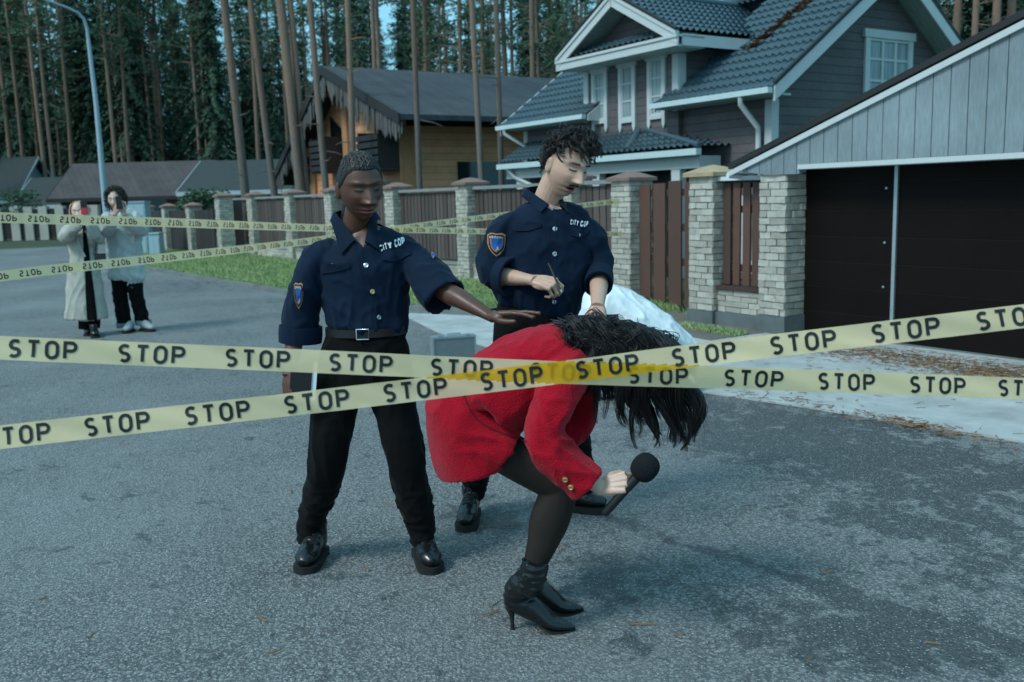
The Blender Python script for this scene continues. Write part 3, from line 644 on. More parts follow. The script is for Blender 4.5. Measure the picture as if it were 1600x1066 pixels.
for k_ in range(3): b.sbox(os0+.3+k_*2.8, os0+1.9+k_*2.8, on0-.5, on0-.002, oz(os0+1+k_*2.8)-.55, oz(os0+1+k_*2.8)-.3)
part(oh, 'post', b, M['orange_trim'])
def owin(x0, y0, x1, y1):
    s1_, z1 = onN(x0, y0, on0-.1); s0_, z0 = onN(x1, y1, on0-.1); q = MB(); q.prism([W(s0_, on0-.03, z0), W(s1_, on0-.03, z0), W(s1_, on0-.03, min(z1+.5, oz(s1_)-.4)), W(s0_, on0-.03, min(z1, oz(s0_)-.4))], Nx*.025)
    w_ = part(oh, 'window', q, M['glass']); q = MB(); zc = z0+.75
    for i in range(5): q.sbox(s0_-.1, s1_+.1, on0-.75, on0-.70, z0-.1+i*.2, z0+.05+i*.2)
    q.sbox(s0_-.1, s0_-.02, on0-.70, on0-.04, z0-.1, z0+.95); q.sbox(s1_+.02, s1_+.1, on0-.70, on0-.04, z0-.1, z0+.95); q.sbox(s0_-.1, s1_+.1, on0-.69, on0-.04, z0-.16, z0-.11)
    part(w_, 'balcony_rail', q, M['dark_wood'])
owin(590, 205, 622, 258); owin(513, 205, 533, 262)
b = MB(); s_a, z_a = onN(455, 250, on0); s_b, z_b = onN(492, 300, on0); b.sbox(s_b, s_a, on0-.03, on0-.006, 0, z_a); b.sbox(os0+.8, os0+2.6, on0-.03, on0-.006, .3, onN(600, 285, on0)[1]); part(oh, 'dark_opening', b, M['glass'])
b = MB(); b.sbox(os0-.03, os0-.003, on0+1.8, on0+4.8, 1.6, 2.6); part(oh, 'window', b, M['glass'])
b = MB()
for (p0, p1) in (((sa_, ze), (sr_, zr_)), ((sl2, zl2), (sr_, zr_))): b.bar(W(p0[0], oG-.03, p0[1]-.12), W(p1[0], oG-.03, p1[1]-.12), Nx*.025, Zx*.14)
part(oh, 'bargeboard', b, M['dark_wood'])
b = MB()                     # ragged hanging fringe
for (p0, p1) in (((sa_, ze), (sr_, zr_)), ((sl2, zl2), (sr_, zr_))):
    n_ = int(abs(p1[0]-p0[0])/.075)
    for i in range(n_):
        f0 = (i+.5)/n_; s = p0[0]+(p1[0]-p0[0])*f0; z = p0[1]+(p1[1]-p0[1])*f0-.22; h_ = .2+.36*abs(math.sin(i*.39))+random.uniform(0, .3)
        j = random.uniform(-.03, .03); b.prism([W(s-.045, oG+.02+j, z), W(s+.045, oG+.02+j, z), W(s+.04, oG+.02+j, z-h_*.75), W(s, oG+.02+j, z-h_), W(s-.04, oG+.02+j, z-h_*.8)], Nx*.015)
part(oh, 'hanging_fringe', b, M['greywood'])
# ------------------------------------------------------------------ houses further off
M['brown_roof'] = lined('brown_roof', (.075, .062, .062), 0, .3, .05, .85, .1, .7)
M['green_roof'] = plain('grey_green_roof', (.038, .048, .048), .9, .3)
M['brick_wall'] = plain('rust_wall', (.14, .06, .04), .8, .2)
M['bluewall'] = plain('blue_grey_wall', (.06, .13, .17), .7, .2)
M['white_f'] = plain('white_fascia', (.42, .48, .50), .6, .1)
def far_house(lbl, px, Y, wl, dl, zwall, zr, along, roofm, wallm, ov=.5):
    c = D(px, 330, Y); ux = np.array([1., 0, 0]) if along == 'x' else Sx; uy = np.array([0, 1., 0]) if along == 'x' else Nx; c[2] = 0
    h = thing('distant_house', lbl, 'house', c)
    q = MB(); q.box(c, ux*wl, uy*dl, Zx*zwall)
    for e in (0, wl-.1): q.prism([c+ux*e+Zx*zwall, c+ux*e+uy*dl+Zx*zwall, c+ux*e+uy*dl/2+Zx*(zr-.1)], ux*.1)
    part(h, 'wall', q, wallm)
    q = MB()
    for sg in (0, 1):
        ya = -ov if sg == 0 else dl+ov; za = zwall-(zr-zwall)*ov/(dl/2)
        a, r_ = c-ux*ov+uy*ya+Zx*za, c-ux*ov+uy*dl/2+Zx*zr; e = ux*(wl+2*ov); q.hexa([a, a+e, r_+e, r_, a+Zx*.12, a+e+Zx*.12, r_+e+Zx*.12, r_+Zx*.12])
    rf = part(h, 'roof', q, roofm)
    q = MB(); a = c-ux*ov-uy*(ov+.03)+Zx*(zwall-(zr-zwall)*ov/(dl/2)); q.box(a-Zx*.08, ux*(wl+2*ov), uy*.028, Zx*.2)
    for e in (-ov-.03, wl+ov+.002):
        for ya, za in ((-ov, zwall-(zr-zwall)*ov/(dl/2)), (dl+ov, zwall-(zr-zwall)*ov/(dl/2))): q.bar(c+ux*e+uy*ya+Zx*(za+.03), c+ux*e+uy*dl/2+Zx*(zr+.03), ux*.014, Zx*.1)
    part(rf, 'fascia', q, M['white_f'] if 'white' in lbl else M['dark_wood'])
    q = MB(); q.box(c+ux*wl*.3-uy*.03+Zx*.9, ux*wl*.18, uy*.025, Zx*1.1); q.box(c+ux*wl*.62-uy*.03+Zx*.9, ux*wl*.18, uy*.025, Zx*1.1); part(h, 'window', q, M['glass']); return h
far_house('low brown roofed house behind the two people filming', 96, 52, 7.2, 6, 2.3, 4.0, 'x', M['brown_roof'], M['brick_wall'])
far_house('small house with blue grey wall and white roof edge at the far left', 30, 56, 2.6, 5, 1.9, 3.4, 'x', M['green_roof'], M['bluewall'], .3)
far_house('house with low dark green roof and white fascia behind the low dark fence', 300, 46, 5.2, 7, 2.3, 3.7, 'x', M['green_roof'], M['bluewall'])
far_house('pale house with white gable half out of frame at the far left', -60, 60, 3.2, 6, 2.5, 4.9, 'x', M['green_roof'], M['white_f'])
# ------------------------------------------------------------------ street lamp, cabinets, silver case
M['lampsteel'] = plain('painted_lamp_steel', (.32, .42, .46), .45, .12, 4, .05)
lb = D(170, 378, 34); lb[2] = 0
lamp = thing('street_lamp', 'tall pale street lamp post bending over the street at the left', 'street lamp', lb)
P_ = [D(170, 378, 34), D(150, 160, 34), D(138, 62, 34)]; P_[0][2] = 0
q = MB(); q.tube([P_[0], .5*(P_[0]+P_[1]), P_[1], P_[2]], [.115, .10, .08, .065], 12); part(lamp, 'pole', q, M['lampsteel'], 60)
q = MB(); q.tube([P_[2]-Zx*.05, D(136, 45, 34), D(131, 30, 33.9), D(122, 20, 33.8), D(105, 12, 33.5), D(65, -2, 33), D(35, -12, 32.6)], [.055, .055, .05, .045, .042, .04, .04], 12); part(lamp, 'arm', q, M['lampsteel'], 60)
q = MB(); e = D(35, -12, 32.6); d = D(0, -22, 32.2)-e; d /= np.linalg.norm(d); q.tube([e-d*.1, e+d*.1, e+d*.5, e+d*.75], [(.06, .06), (.08, .13), (.08, .15), (.03, .05)], 12); part(lamp, 'lamp_head', q, M['lampsteel'], 60)
M['cabinet'] = plain('pale_blue_cabinet', (.34, .46, .50), .5, .1, 3, .05)
def cabinet(x0, x1, y1, y0, Y, dp, lbl):
    a = D(x0, y0, Y); c = D(x1, y0, Y); z = D(x0, y1, Y)[2]; a[2] = .05; h = thing('utility_cabinet', lbl, 'cabinet', (a[0], a[1], 0)); wv = np.array([c[0]-a[0], 0, 0])
    q = MB(); q.box(a, wv, (0, dp, 0), Zx*(z-.05)); part(h, 'body', q, M['cabinet'])
    q = MB(); q.box(a+wv*.06+Zx*.1-np.array([0, .012, 0]), wv*.43, (0, .01, 0), Zx*(z-.25)); q.box(a+wv*.51+Zx*.1-np.array([0, .012, 0]), wv*.43, (0, .01, 0), Zx*(z-.25)); part(h, 'door', q, M['cabinet'])
    q = MB(); q.box(a-wv*.03+Zx*(z-.049)-np.array([0, .03, 0]), wv*1.06, (0, dp+.05, 0), Zx*.04); part(h, 'lid', q, M['cabinet'])
cabinet(200, 232, 317, 398, 29.5, .5, 'tall pale blue utility cabinet on the verge behind the person in the white coat')
cabinet(234, 251, 366, 402, 28.5, .4, 'small pale blue utility box beside the taller cabinet on the verge')
M['case'] = plain('brushed_aluminium', (.22, .25, .26), .4, .12, 30, .1, 120, Metallic=.5)
cb = G(678, 593); cx = G(746, 588); cx = cb + (cx-cb)/np.linalg.norm(cx-cb)*.38
dv = (cx-cb)/np.linalg.norm(cx-cb); nv = np.array([-dv[1], dv[0], 0]); zc = D(677, 528, cb[1])[2]
case = thing('silver_case', 'silver aluminium case standing on its edge on the asphalt behind the women', 'case', cb)
q = MB(); q.box(cb+dv*.012+nv*.008, dv*.356, nv*.1, Zx*(zc-.012)); part(case, 'shell', q, M['case'])
q = MB(); q.box(cb, dv*.38, nv*.116, Zx*.014)
for e in (cb, cb+dv*.366): q.box(e+Zx*.014, dv*.014, nv*.116, Zx*(zc-.028))
q.box(cb+Zx*(zc-.014), dv*.38, nv*.116, Zx*.016); part(case, 'edge', q, M['metal'])
q = MB()
for e in (.07, .31): q.box(cb+dv*(e-.02)-nv*.004+Zx*(zc+.002), dv*.04, nv*.05, Zx*.012)
part(case, 'latch', q, M['metal'])
q = MB(); q.tube([cb+dv*.14+nv*.05+Zx*zc, cb+dv*.14+nv*.05+Zx*(zc+.02), cb+dv*.25+nv*.05+Zx*(zc+.02), cb+dv*.25+nv*.05+Zx*zc], .007, 8); part(case, 'handle', q, M['metal'])
# ------------------------------------------------------------------ trees
t = NT('pine_bark'); geo = t.n('ShaderNodeNewGeometry').outputs['Position']; z = t.sep(geo)[2]
fl = t.noise(1, 6, .7, t.vec((22, 22, 5), geo)); hh = t.mapr(t.math('ADD', z, t.math('MULTIPLY', t.noise(.6, 3, .6, geo), 3.)), 3.2, 7.5, 0, 1, True)
oi = t.n('ShaderNodeObjectInfo').outputs['Random']
c = t.mix(hh, t.mix(fl, (.10, .094, .088), (.24, .215, .195)), t.mix(fl, (.16, .105, .08), (.31, .21, .155)))
c = t.mix(1., c, t.mix(oi, (.75, .75, .75), (1.15, 1.1, 1.05)), 'MULTIPLY')
M['bark'] = t.out(c, .9, fl, .9, .03, .2)
t = NT('pine_needles_green'); f = t.noise(1.1, 4, .6); g = t.noise(40, 2)
M['foliage'] = t.out(t.mix(f, t.mix(g, (.032, .072, .048), (.055, .11, .065)), t.mix(g, (.065, .12, .07), (.09, .15, .075))), .75, spec=.2)
t = NT('spruce_needles'); f = t.noise(.9, 4, .6); g = t.noise(30, 2)
M['spruce'] = t.out(t.mix(f, t.mix(g, (.030, .062, .046), (.050, .098, .070)), t.mix(g, (.06, .105, .07), (.085, .14, .085))), .8, spec=.15)
def trunk_mb(h, r0, r1, lean=(0, 0), seed=0):
    rr = random.Random(seed); q = MB(); k = 14; pts = []; ra = []
    for i in range(k+1):
        u = i/k; pts.append((lean[0]*u*h + .06*math.sin(u*5+seed)*u*2, lean[1]*u*h + .05*math.cos(u*4+seed)*u, u*h-.1)); ra.append((r0*(1-u)+r1*u)*(1+.35*max(0, .06-u)/.06))
    q.tube(pts, ra, 10); return q, pts
def stubs(q, pts, r, rr, n, z0, z1):
    h = pts[-1][2]
    for i in range(n):
        z = rr.uniform(z0, z1); u = z/h; j = min(len(pts)-2, int(u*(len(pts)-1))); p = np.array(pts[j])+(np.array(pts[j+1])-np.array(pts[j]))*(u*(len(pts)-1)-j)
        a = rr.uniform(0, 6.28); L = rr.uniform(.15, .7); d = np.array([math.cos(a), math.sin(a), rr.uniform(-.3, .2)]); q.tube([p, p+d*L*.6, p+d*L+Zx*rr.uniform(-.1, .1)], [.022, .014, .006], 5)
def tuft(q, c, r, n, rr, droop=0., ln=.28, wd=.055):
    for i in range(n):
        d = np.array([rr.gauss(0, 1), rr.gauss(0, 1), rr.gauss(0, .7)]); d /= np.linalg.norm(d)+1e-9; p = c + d*r*rr.random()**.5*np.array([1, 1, .5])
        e = np.array([rr.gauss(0, 1), rr.gauss(0, 1), rr.gauss(0, .6)-droop]); e /= np.linalg.norm(e)+1e-9; s = np.cross(e, [rr.gauss(0, 1), rr.gauss(0, 1), rr.gauss(0, 1)]); s /= np.linalg.norm(s)+1e-9
        L = ln*rr.uniform(.6, 1.3); q.add([p-s*wd*.5, p+s*wd*.5, p+s*wd*.3+e*L, p-s*wd*.3+e*L], [(0, 1, 2, 3)])
def pine_crown(h, z0, R, seed, nb=34, per=38):
    rr = random.Random(seed); q = MB()
    for i in range(nb):
        u = (i+rr.random())/nb; z = z0+(h-z0)*u; rad_ = R*(1-.75*u**1.5)*rr.uniform(.5, 1); a = rr.uniform(0, 6.28); d = np.array([math.cos(a), math.sin(a), .15]); p0 = np.array([0, 0, z]); p1 = p0+d*rad_
        q.tube([p0, .5*(p0+p1)+Zx*.1, p1], [.04, .03, .01], 5, mi=1)
        for k in (.55, .8, 1.0): tuft(q, p0+d*rad_*k+np.array([rr.gauss(0, .15), rr.gauss(0, .15), .1]), .5, per//3, rr, -.2, .32, .075)
    return q
def spruce_crown(h, z0, R, seed, dens=1.0):
    rr = random.Random(seed); q = MB(); z = z0
    while z < h-.3:
        u = (z-z0)/(h-z0); L = R*(1-u)**.8*rr.uniform(.75, 1.1)+.25; nb = rr.randint(5, 7); a0 = rr.random()*6.28
        for i in range(nb):
            if rr.random() < .16: continue
            a = a0+6.28*i/nb+rr.gauss(0, .15); Li = L*rr.uniform(.65, 1.1); d = np.array([math.cos(a), math.sin(a), 0]); s = np.array([-d[1], d[0], 0])
            n = max(4, int(Li*9*dens))
            for k in range(n):
                v = (k+rr.random())/n; c = np.array([0, 0, z+rr.uniform(-.15, .15)])+d*Li*v+Zx*(-.6*Li*v*v+.12*v); wdt = .42*(1-v*.75)*min(1, Li)
                for sg in (-1, 1):
                    e = d*.5+s*sg*rr.uniform(.4, 1)+Zx*rr.uniform(-1.3, .1); e /= np.linalg.norm(e); LL = wdt*rr.uniform(.6, 1.4); t_ = np.cross(e, Zx*1+d*.3); t_ /= np.linalg.norm(t_)
                    q.add([c-t_*.05, c+t_*.05, c+e*LL+t_*.035, c+e*LL-t_*.035], [(0, 1, 2, 3)])
        z += rr.uniform(.22, .5)
    return q
# the tall trunks in front of the houses, each by its own lean
front = [   # x at y=0, x at y=285, y the pixel column is read at, depth, radius
    (350, 381, 22.5, .135, 'thick pine trunk rising behind the fence left of the orange house gable'),
    (392, 427, 27., .125, 'slim pine trunk second from the left of those behind the brick fence'),
    (437, 468, 22., .15, 'stout pine trunk with paired stem in front of the hanging gable fringe'),
    (486, 509, 23., .105, 'pine trunk crossing the peak of the orange house roof'),
    (541, 552, 22., .095, 'pine trunk in front of the orange gable directly behind the braided head'),
    (647, 656, 22.5, .085, 'slim pine trunk right of the dark balcony on the orange house'),
    (735, 752, 22.5, .09, 'pine trunk in front of the middle of the dark shingle roof'),
    (777, 784, 23., .085, 'orange pine trunk just left of the grey house roof corner'),
    (828, 834, 34., .12, 'pine trunk rising behind the right end of the dark shingle roof')]
for i, (x0, x1, Y, r, lbl) in enumerate(front):
    dd = ray(x1, 285); Y0 = Y; Y = max(Y, (cC + dd*(10.3+.4*(i % 3))/(dd@Nx))[1]); r *= Y/Y0*.74; p = D(x1, 285, Y); q_ = D(x0, 0, Y); d = (q_-p)/(q_[2]-p[2]); base = p-d*p[2]; hgt = 19+random.random()*4
    T = thing('pine_tree', lbl, 'tree', base, 'tall pine trunks in front of the houses'); 
    b, pts = trunk_mb(hgt, r*1.12, r*.55, (d[0], d[1]), i*3+1); stubs(b, pts, r, random.Random(i), 9, 2.5, 11); b.v = [tuple(np.array(v)+base) for v in b.v]
    if i == 2:
        k, p2 = trunk_mb(hgt-2, r*.7, r*.4, (d[0]+.012, d[1]), 50); b.add([tuple(np.array(v)+base+np.array([.17, .1, 0])) for v in k.v], k.f)
    part(T, 'trunk', b, M['bark'], 60)
    c = pine_crown(hgt-.5, 12, 1.9, i, 26, 24); top = np.array(pts[-1]); c.v = [tuple(np.array(v)*1+base+np.array([d[0]*v[2], d[1]*v[2], 0])) for v in c.v]; part(T, 'crown', c, [M['foliage'], M['bark']])
# forest prototypes copied through the wood
def proto_pine(seed, h, r, cz):
    T = thing('pine_tree', 'tall bare pine trunk standing in the dark forest behind the houses', 'tree', (0, 0, 0), 'pines of the forest behind the houses')
    b, pts = trunk_mb(h, r, r*.45, (random.uniform(-.012, .012), random.uniform(-.01, .01)), seed); stubs(b, pts, r, random.Random(seed), 22, 3, 12); part(T, 'trunk', b, M['bark'], 60)
    c = pine_crown(h, cz, 2.3, seed, 40, 34); part(T, 'crown', c, [M['foliage'], M['bark']]); return T
def proto_spruce(seed, h, z0, R):
    T = thing('spruce_tree', 'dark green spruce with drooping branches in the forest behind the houses', 'tree', (0, 0, 0), 'spruces of the forest behind the houses')
    b, pts = trunk_mb(h, .15, .03, (0, 0), seed); part(T, 'trunk', b, M['bark'], 60); c = spruce_crown(h, z0, R, seed, 1.25); part(T, 'crown', c, M['spruce']); return T
PP = [proto_pine(101, 22, .15, 11), proto_pine(102, 19, .12, 8), proto_pine(103, 24, .17, 12)]
SP = [proto_spruce(201, 17, 1.0, 2.2), proto_spruce(202, 13, .4, 1.9), proto_spruce(203, 21, 2.5, 2.5), proto_spruce(204, 22, 5.0, 2.3)]
used = set()
def plant(protos, x, Y, sc=1.0):
    i = random.randrange(len(protos)); o = protos[i]
    T = o if o not in used else copy_tree(o); used.add(o)
    p = D(x, 330, Y); T.location = (p[0], p[1], 0); T.rotation_euler = (random.uniform(-.012, .012), random.uniform(-.012, .012), random.uniform(0, 6.28)); T.scale = (sc, sc, sc*random.uniform(.92, 1.1))
fr = random.Random(5); random.seed(11)
for x in (2, 22, 48, 66, 78, 90, 104, 118, 188, 205, 243, 250, 262, 292, 318, 334): plant(PP, x+fr.uniform(-4, 4), fr.uniform(60, 74), fr.uniform(.9, 1.1))
for x in (412, 455, 474, 520, 560, 590, 610, 668, 674, 694, 710, 722, 760, 795, 806, 850, 868, 890, 905): plant(PP, x+fr.uniform(-4, 4), fr.uniform(46, 68), fr.uniform(.85, 1.05))
for i in range(62): plant(PP, fr.uniform(-80, 960), fr.uniform(66, 105), fr.uniform(.8, 1.1))
for i in range(16): plant(PP, fr.uniform(1300, 1800), fr.uniform(36, 70), fr.uniform(.8, 1.1))
for x in (140, 160, 183, 210, 232, 128, 300, 345, -20, 420, 445): plant(SP, x+fr.uniform(-5, 5), fr.uniform(62, 78), fr.uniform(.9, 1.25))
for x in (20, 60, 100, 250, 280, 330, 375, 405, 440, 480, 515, 545, 580, 620, 655, 690, 745, 770, 820, 850, 880, 900): plant(SP, x+fr.uniform(-12, 12), fr.uniform(72, 100), fr.uniform(.8, 1.2))
for i in range(40): plant(SP, fr.uniform(-60, 900), fr.uniform(77, 100), fr.uniform(.9, 1.25))
for i in range(58): plant(SP, fr.uniform(-150, 980), fr.uniform(88, 130), fr.uniform(.9, 1.3))
for x in (1485, 1505, 1530, 1548, 1570, 1590, 1612, 1640): plant(SP, x, fr.uniform(34, 44), 1.0)
for x in (1478, 1512, 1541, 1562, 1600): plant(PP, x, fr.uniform(28, 33), 1.0)
for i in range(10): plant(SP, fr.uniform(1350, 1800), fr.uniform(45, 80), fr.uniform(.9, 1.2))
for i in range(34): plant(SP if i % 3 else PP, fr.uniform(-1150, -90), fr.uniform(52, 95), fr.uniform(.9, 1.2))
for i in range(10): plant(SP, fr.uniform(1650, 2300), fr.uniform(34, 60), 1.0)
# a bush or two behind the low fence
def bush(x, Y, h, r, lbl):
    p = D(x, 330, Y); p[2] = 0; T = thing('garden_bush', lbl, 'bush', p); rr = random.Random(int(x)); q = MB(); st = MB()
    for i in range(60):
        a = rr.uniform(0, 6.28); e = p+np.array([math.cos(a)*r*rr.random(), math.sin(a)*r*rr.random(), h*rr.uniform(.3, 1)]); 
        if i < 16: st.tube([p, .5*(p+e)+Zx*.1, e], [.02, .014, .006], 5)
        tuft(q, e, .3, 22, rr, .1, .14, .07)
    part(T, 'foliage', q, M['foliage']); part(T, 'stem', st, M['bark'])
bush(322, 33, 2.0, .7, 'loose green bush behind the low dark fence by the white fascia'); bush(300, 38, 1.6, .9, 'low wide bush behind the low dark fence left of the loose bush')
bush(30, 50.5, 2.6, 1.3, 'dark bush rising behind the distant fence at the far left')
# ------------------------------------------------------------------ tools for bodies and clothes
random.seed(21); rng = np.random.default_rng(21)
def nrm(v): v = np.array(v, float); return v/(np.linalg.norm(v)+1e-12)
def catmull(C, n):
    C = np.array(C, float); m = len(C)
    if m == 2: return np.array([C[0]+(C[1]-C[0])*t for t in np.linspace(0, 1, n)])
    out = []
    for t in np.linspace(0, m-1-1e-6, n):
        i = int(t); f = t-i; p0 = C[max(i-1, 0)]; p1 = C[i]; p2 = C[i+1]; p3 = C[min(i+2, m-1)]
        out.append(.5*((2*p1)+(-p0+p2)*f+(2*p0-5*p1+4*p2-p3)*f*f+(-p0+3*p1-3*p2+p3)*f**3))
    return np.array(out)
def limb(b, ctrl, ref=(0, -1, 0), n=26, k=22, cavity=0., wall=.011, mi=0):
    """ctrl: (point, radius along ref, radius across); a smooth closed loft, hollowed at its far end when cavity is given"""
    C = catmull([list(c[0])+[c[1], c[2]] for c in ctrl], n); P = C[:, :3]; R = np.maximum(C[:, 3:], .002); secs = []
    for i in range(n):
        t = nrm(P[min(i+1, n-1)]-P[max(i-1, 0)]); u = np.array(ref, float); u = u-t*(u@t)
        if np.linalg.norm(u) < .05: u = np.array([1., 0, 0])-t*t[0]
        u = nrm(u); v = np.cross(t, u); secs.append((P[i], u, v, R[i, 0], R[i, 1], t))
    if cavity:
        p, u, v, a, c, t = secs[-1]; secs += [(p, u, v, a-wall, c-wall, t), (p-t*cavity*.5, u, v, a-wall*1.1, c-wall*1.1, t), (p-t*cavity, u, v, a-wall*1.3, c-wall*1.3, t)]
    vs = []
    for p, u, v, a, c, t in secs:
        for j in range(k):
            g = 2*math.pi*j/k; vs.append(p+u*math.cos(g)*a+v*math.sin(g)*c)
    m_ = len(secs); fs = [(i*k+j, i*k+(j+1) % k, (i+1)*k+(j+1) % k, (i+1)*k+j) for i in range(m_-1) for j in range(k)]
    fs += [tuple(range(k))[::-1], tuple((m_-1)*k+j for j in range(k))]
    b.add(vs, fs, mi); return b
def remesh(b, voxel, smooth=6, taubin=True):
    me = bpy.data.meshes.new('tmp'); me.from_pydata(b.v, [], b.f); o = bpy.data.objects.new('tmp', me); scn.collection.objects.link(o)
    bm = bmesh.new(); bm.from_mesh(me); bmesh.ops.recalc_face_normals(bm, faces=bm.faces); bm.to_mesh(me); bm.free()
    md = o.modifiers.new('r', 'REMESH'); md.mode = 'VOXEL'; md.voxel_size = voxel; md.adaptivity = 0
    dg = bpy.context.evaluated_depsgraph_get(); e = o.evaluated_get(dg); q = bpy.data.meshes.new_from_object(e)
    nv = len(q.vertices); V = np.empty(nv*3); q.vertices.foreach_get('co', V); V = V.reshape(-1, 3)
    Fc = [tuple(p.vertices) for p in q.polygons]; E = np.empty(len(q.edges)*2, int); q.edges.foreach_get('vertices', E); E = E.reshape(-1, 2)
    bpy.data.objects.remove(o); bpy.data.meshes.remove(me); bpy.data.meshes.remove(q)
    V = lap(V, E, smooth, taubin); return V, Fc, E
def lap(V, E, it, taubin=True):
    deg = np.zeros(len(V)); np.add.at(deg, E[:, 0], 1); np.add.at(deg, E[:, 1], 1); deg = np.maximum(deg, 1)[:, None]
    for i in range(it):
        for lam in ((.5, -.52) if taubin else (.5,)):
            A = np.zeros_like(V); np.add.at(A, E[:, 0], V[E[:, 1]]); np.add.at(A, E[:, 1], V[E[:, 0]]); V = V+lam*(A/deg-V)
    return V
def normals(V, Fc):
    N = np.zeros_like(V); Q = np.array([f[:4] if len(f) >= 4 else (f[0], f[1], f[2], f[2]) for f in Fc])
    n = np.cross(V[Q[:, 2]]-V[Q[:, 0]], V[Q[:, 3]]-V[Q[:, 1]])
    for i in range(4): np.add.at(N, Q[:, i], n)
    return N/(np.linalg.norm(N, axis=1)[:, None]+1e-12)
def wrinkle(V, Fc, amp, scale, seed=0, ridge=True, mask=None, rot=None):
    N = normals(V, Fc); Pn = V if rot is None else V@np.array(rot).T; D_ = np.zeros(len(V)); sc = np.array(scale)
    for i, p in enumerate(Pn):
        q = Vector((p*sc+seed).tolist()); a = mnoise.noise(q+Vector((.6, .3, .2))*mnoise.noise(q*.6)*1.2)
        D_[i] = (1-abs(a)*2.2)**2*(1 if abs(a) < .45 else 0)-.35 if ridge else a
    if mask is not None: D_ *= mask(V)
    return V+N*(D_*amp*WR)[:, None]
def arr_mb(V, Fc): b = MB(); b.v = [tuple(p) for p in V]; b.f = list(Fc); b.mi = [0]*len(Fc); return b
def bvh_of(V, Fc): return BVHTree.FromPolygons([tuple(p) for p in V], Fc)
def hit(bv, x, y, off=.002):
    d = nrm(ray(x, y)); h = bv.ray_cast(Vector(cC), Vector(d))
    if h[0] is None: return None
    n = np.array(h[1]); n = n if n@d < 0 else -n; return np.array(h[0])+n*off, n
def decal(b, bv, poly, off=.003, mi=0, sub=1, thick=.0):
    """flat photo-plane polygon laid onto the surface it covers"""
    vs = []
    for x, y in poly:
        h = hit(bv, x, y, off)
        if h is None: return
        vs.append(h[0])
    b.add(vs, [tuple(range(len(vs)))], mi)
def stroke(b, bv, pts, wd, off=.003, mi=0, n=10):
    P = catmull([list(p) for p in pts], n) if len(pts) > 2 else np.array([np.array(pts[0])+(np.array(pts[1])-np.array(pts[0]))*t for t in np.linspace(0, 1, n)]); L = []; Rr = []
    for i in range(n):
        t = P[min(i+1, n-1)]-P[max(i-1, 0)]; t = t/(np.linalg.norm(t)+1e-9); s = np.array([-t[1], t[0]])*wd/2
        a = hit(bv, *(P[i]+s), off); c = hit(bv, *(P[i]-s), off)
        if a is None or c is None: continue
        L.append(a[0]); Rr.append(c[0])
    if len(L) > 1: b.grid([L, Rr], mi)
def patchgrid(b, bv, f, nu, nv, off, mi=0):     # f(u,v) -> photo pixel
    rows = []
    for j in range(nv+1):
        r = []
        for i in range(nu+1):
            h = hit(bv, *f(i/nu, j/nv), off)
            if h is None: return
            r.append(h[0])
        rows.append(r)
    b.grid(rows, mi)
def button(b, bv, x, y, r, mi=0, h_=.004):
    h = hit(bv, x, y, .0)
    if h is None: return
    p, n = h; u = nrm(np.cross(n, [0, 0, 1])); v = np.cross(n, u)
    for (r0, z0, r1, z1) in ((r, -.002, r, h_*.7), (r, h_*.7, r*.75, h_), (r*.75, h_, r*.55, h_*.7), (r*.55, h_*.7, .0005, h_*.7)):
        k = 14; vs = [p+n*z+(u*math.cos(6.2832*j/k)+v*math.sin(6.2832*j/k))*rr for rr, z in ((r0, z0), (r1, z1)) for j in range(k)]
        b.add(vs, [(j, (j+1) % k, k+(j+1) % k, k+j) for j in range(k)], mi)
def open_neck(V, F_, body, skin, poly, push=.007, grow=3):
    """cut the garment open inside a photo-plane polygon on its near side; the skin below goes into the body mesh"""
    pl = [np.array(p, float) for p in poly]
    def ins(x, y):
        r = False; j = len(pl)-1
        for i in range(len(pl)):
            if (pl[i][1] > y) != (pl[j][1] > y) and x < (pl[j][0]-pl[i][0])*(y-pl[i][1])/(pl[j][1]-pl[i][1])+pl[i][0]: r = not r
            j = i
        return r
    N = normals(V, F_); C = np.array([V[list(f)].mean(0) for f in F_]); keep = []; cut = []
    Q = C-cC; k = FPX/(Q@cF); X = 800+(Q@cR)*k; Y = 533-(Q@cU)*k; x0, x1, y0, y1 = min(p[0] for p in pl)-1, max(p[0] for p in pl)+1, min(p[1] for p in pl)-1, max(p[1] for p in pl)+1
    for i, f in enumerate(F_):
        if x0 < X[i] < x1 and y0 < Y[i] < y1 and ins(X[i], Y[i]) and N[list(f)].mean(0)@(cC-C[i]) > -.05: cut.append(f)
        else: keep.append(f)
    ids = set(v for f in cut for v in f); ext = list(cut)
    for _ in range(grow):
        add = [f for f in keep if any(v in ids for v in f)]; ids |= set(v for f in add for v in f); ext += add
    ext = list(dict.fromkeys(ext)); u = sorted(set(v for f in ext for v in f)); mp_ = {v: i for i, v in enumerate(u)}
    body.add(V[u]-N[u]*push, [tuple(mp_[v] for v in f) for f in ext], skin); return keep
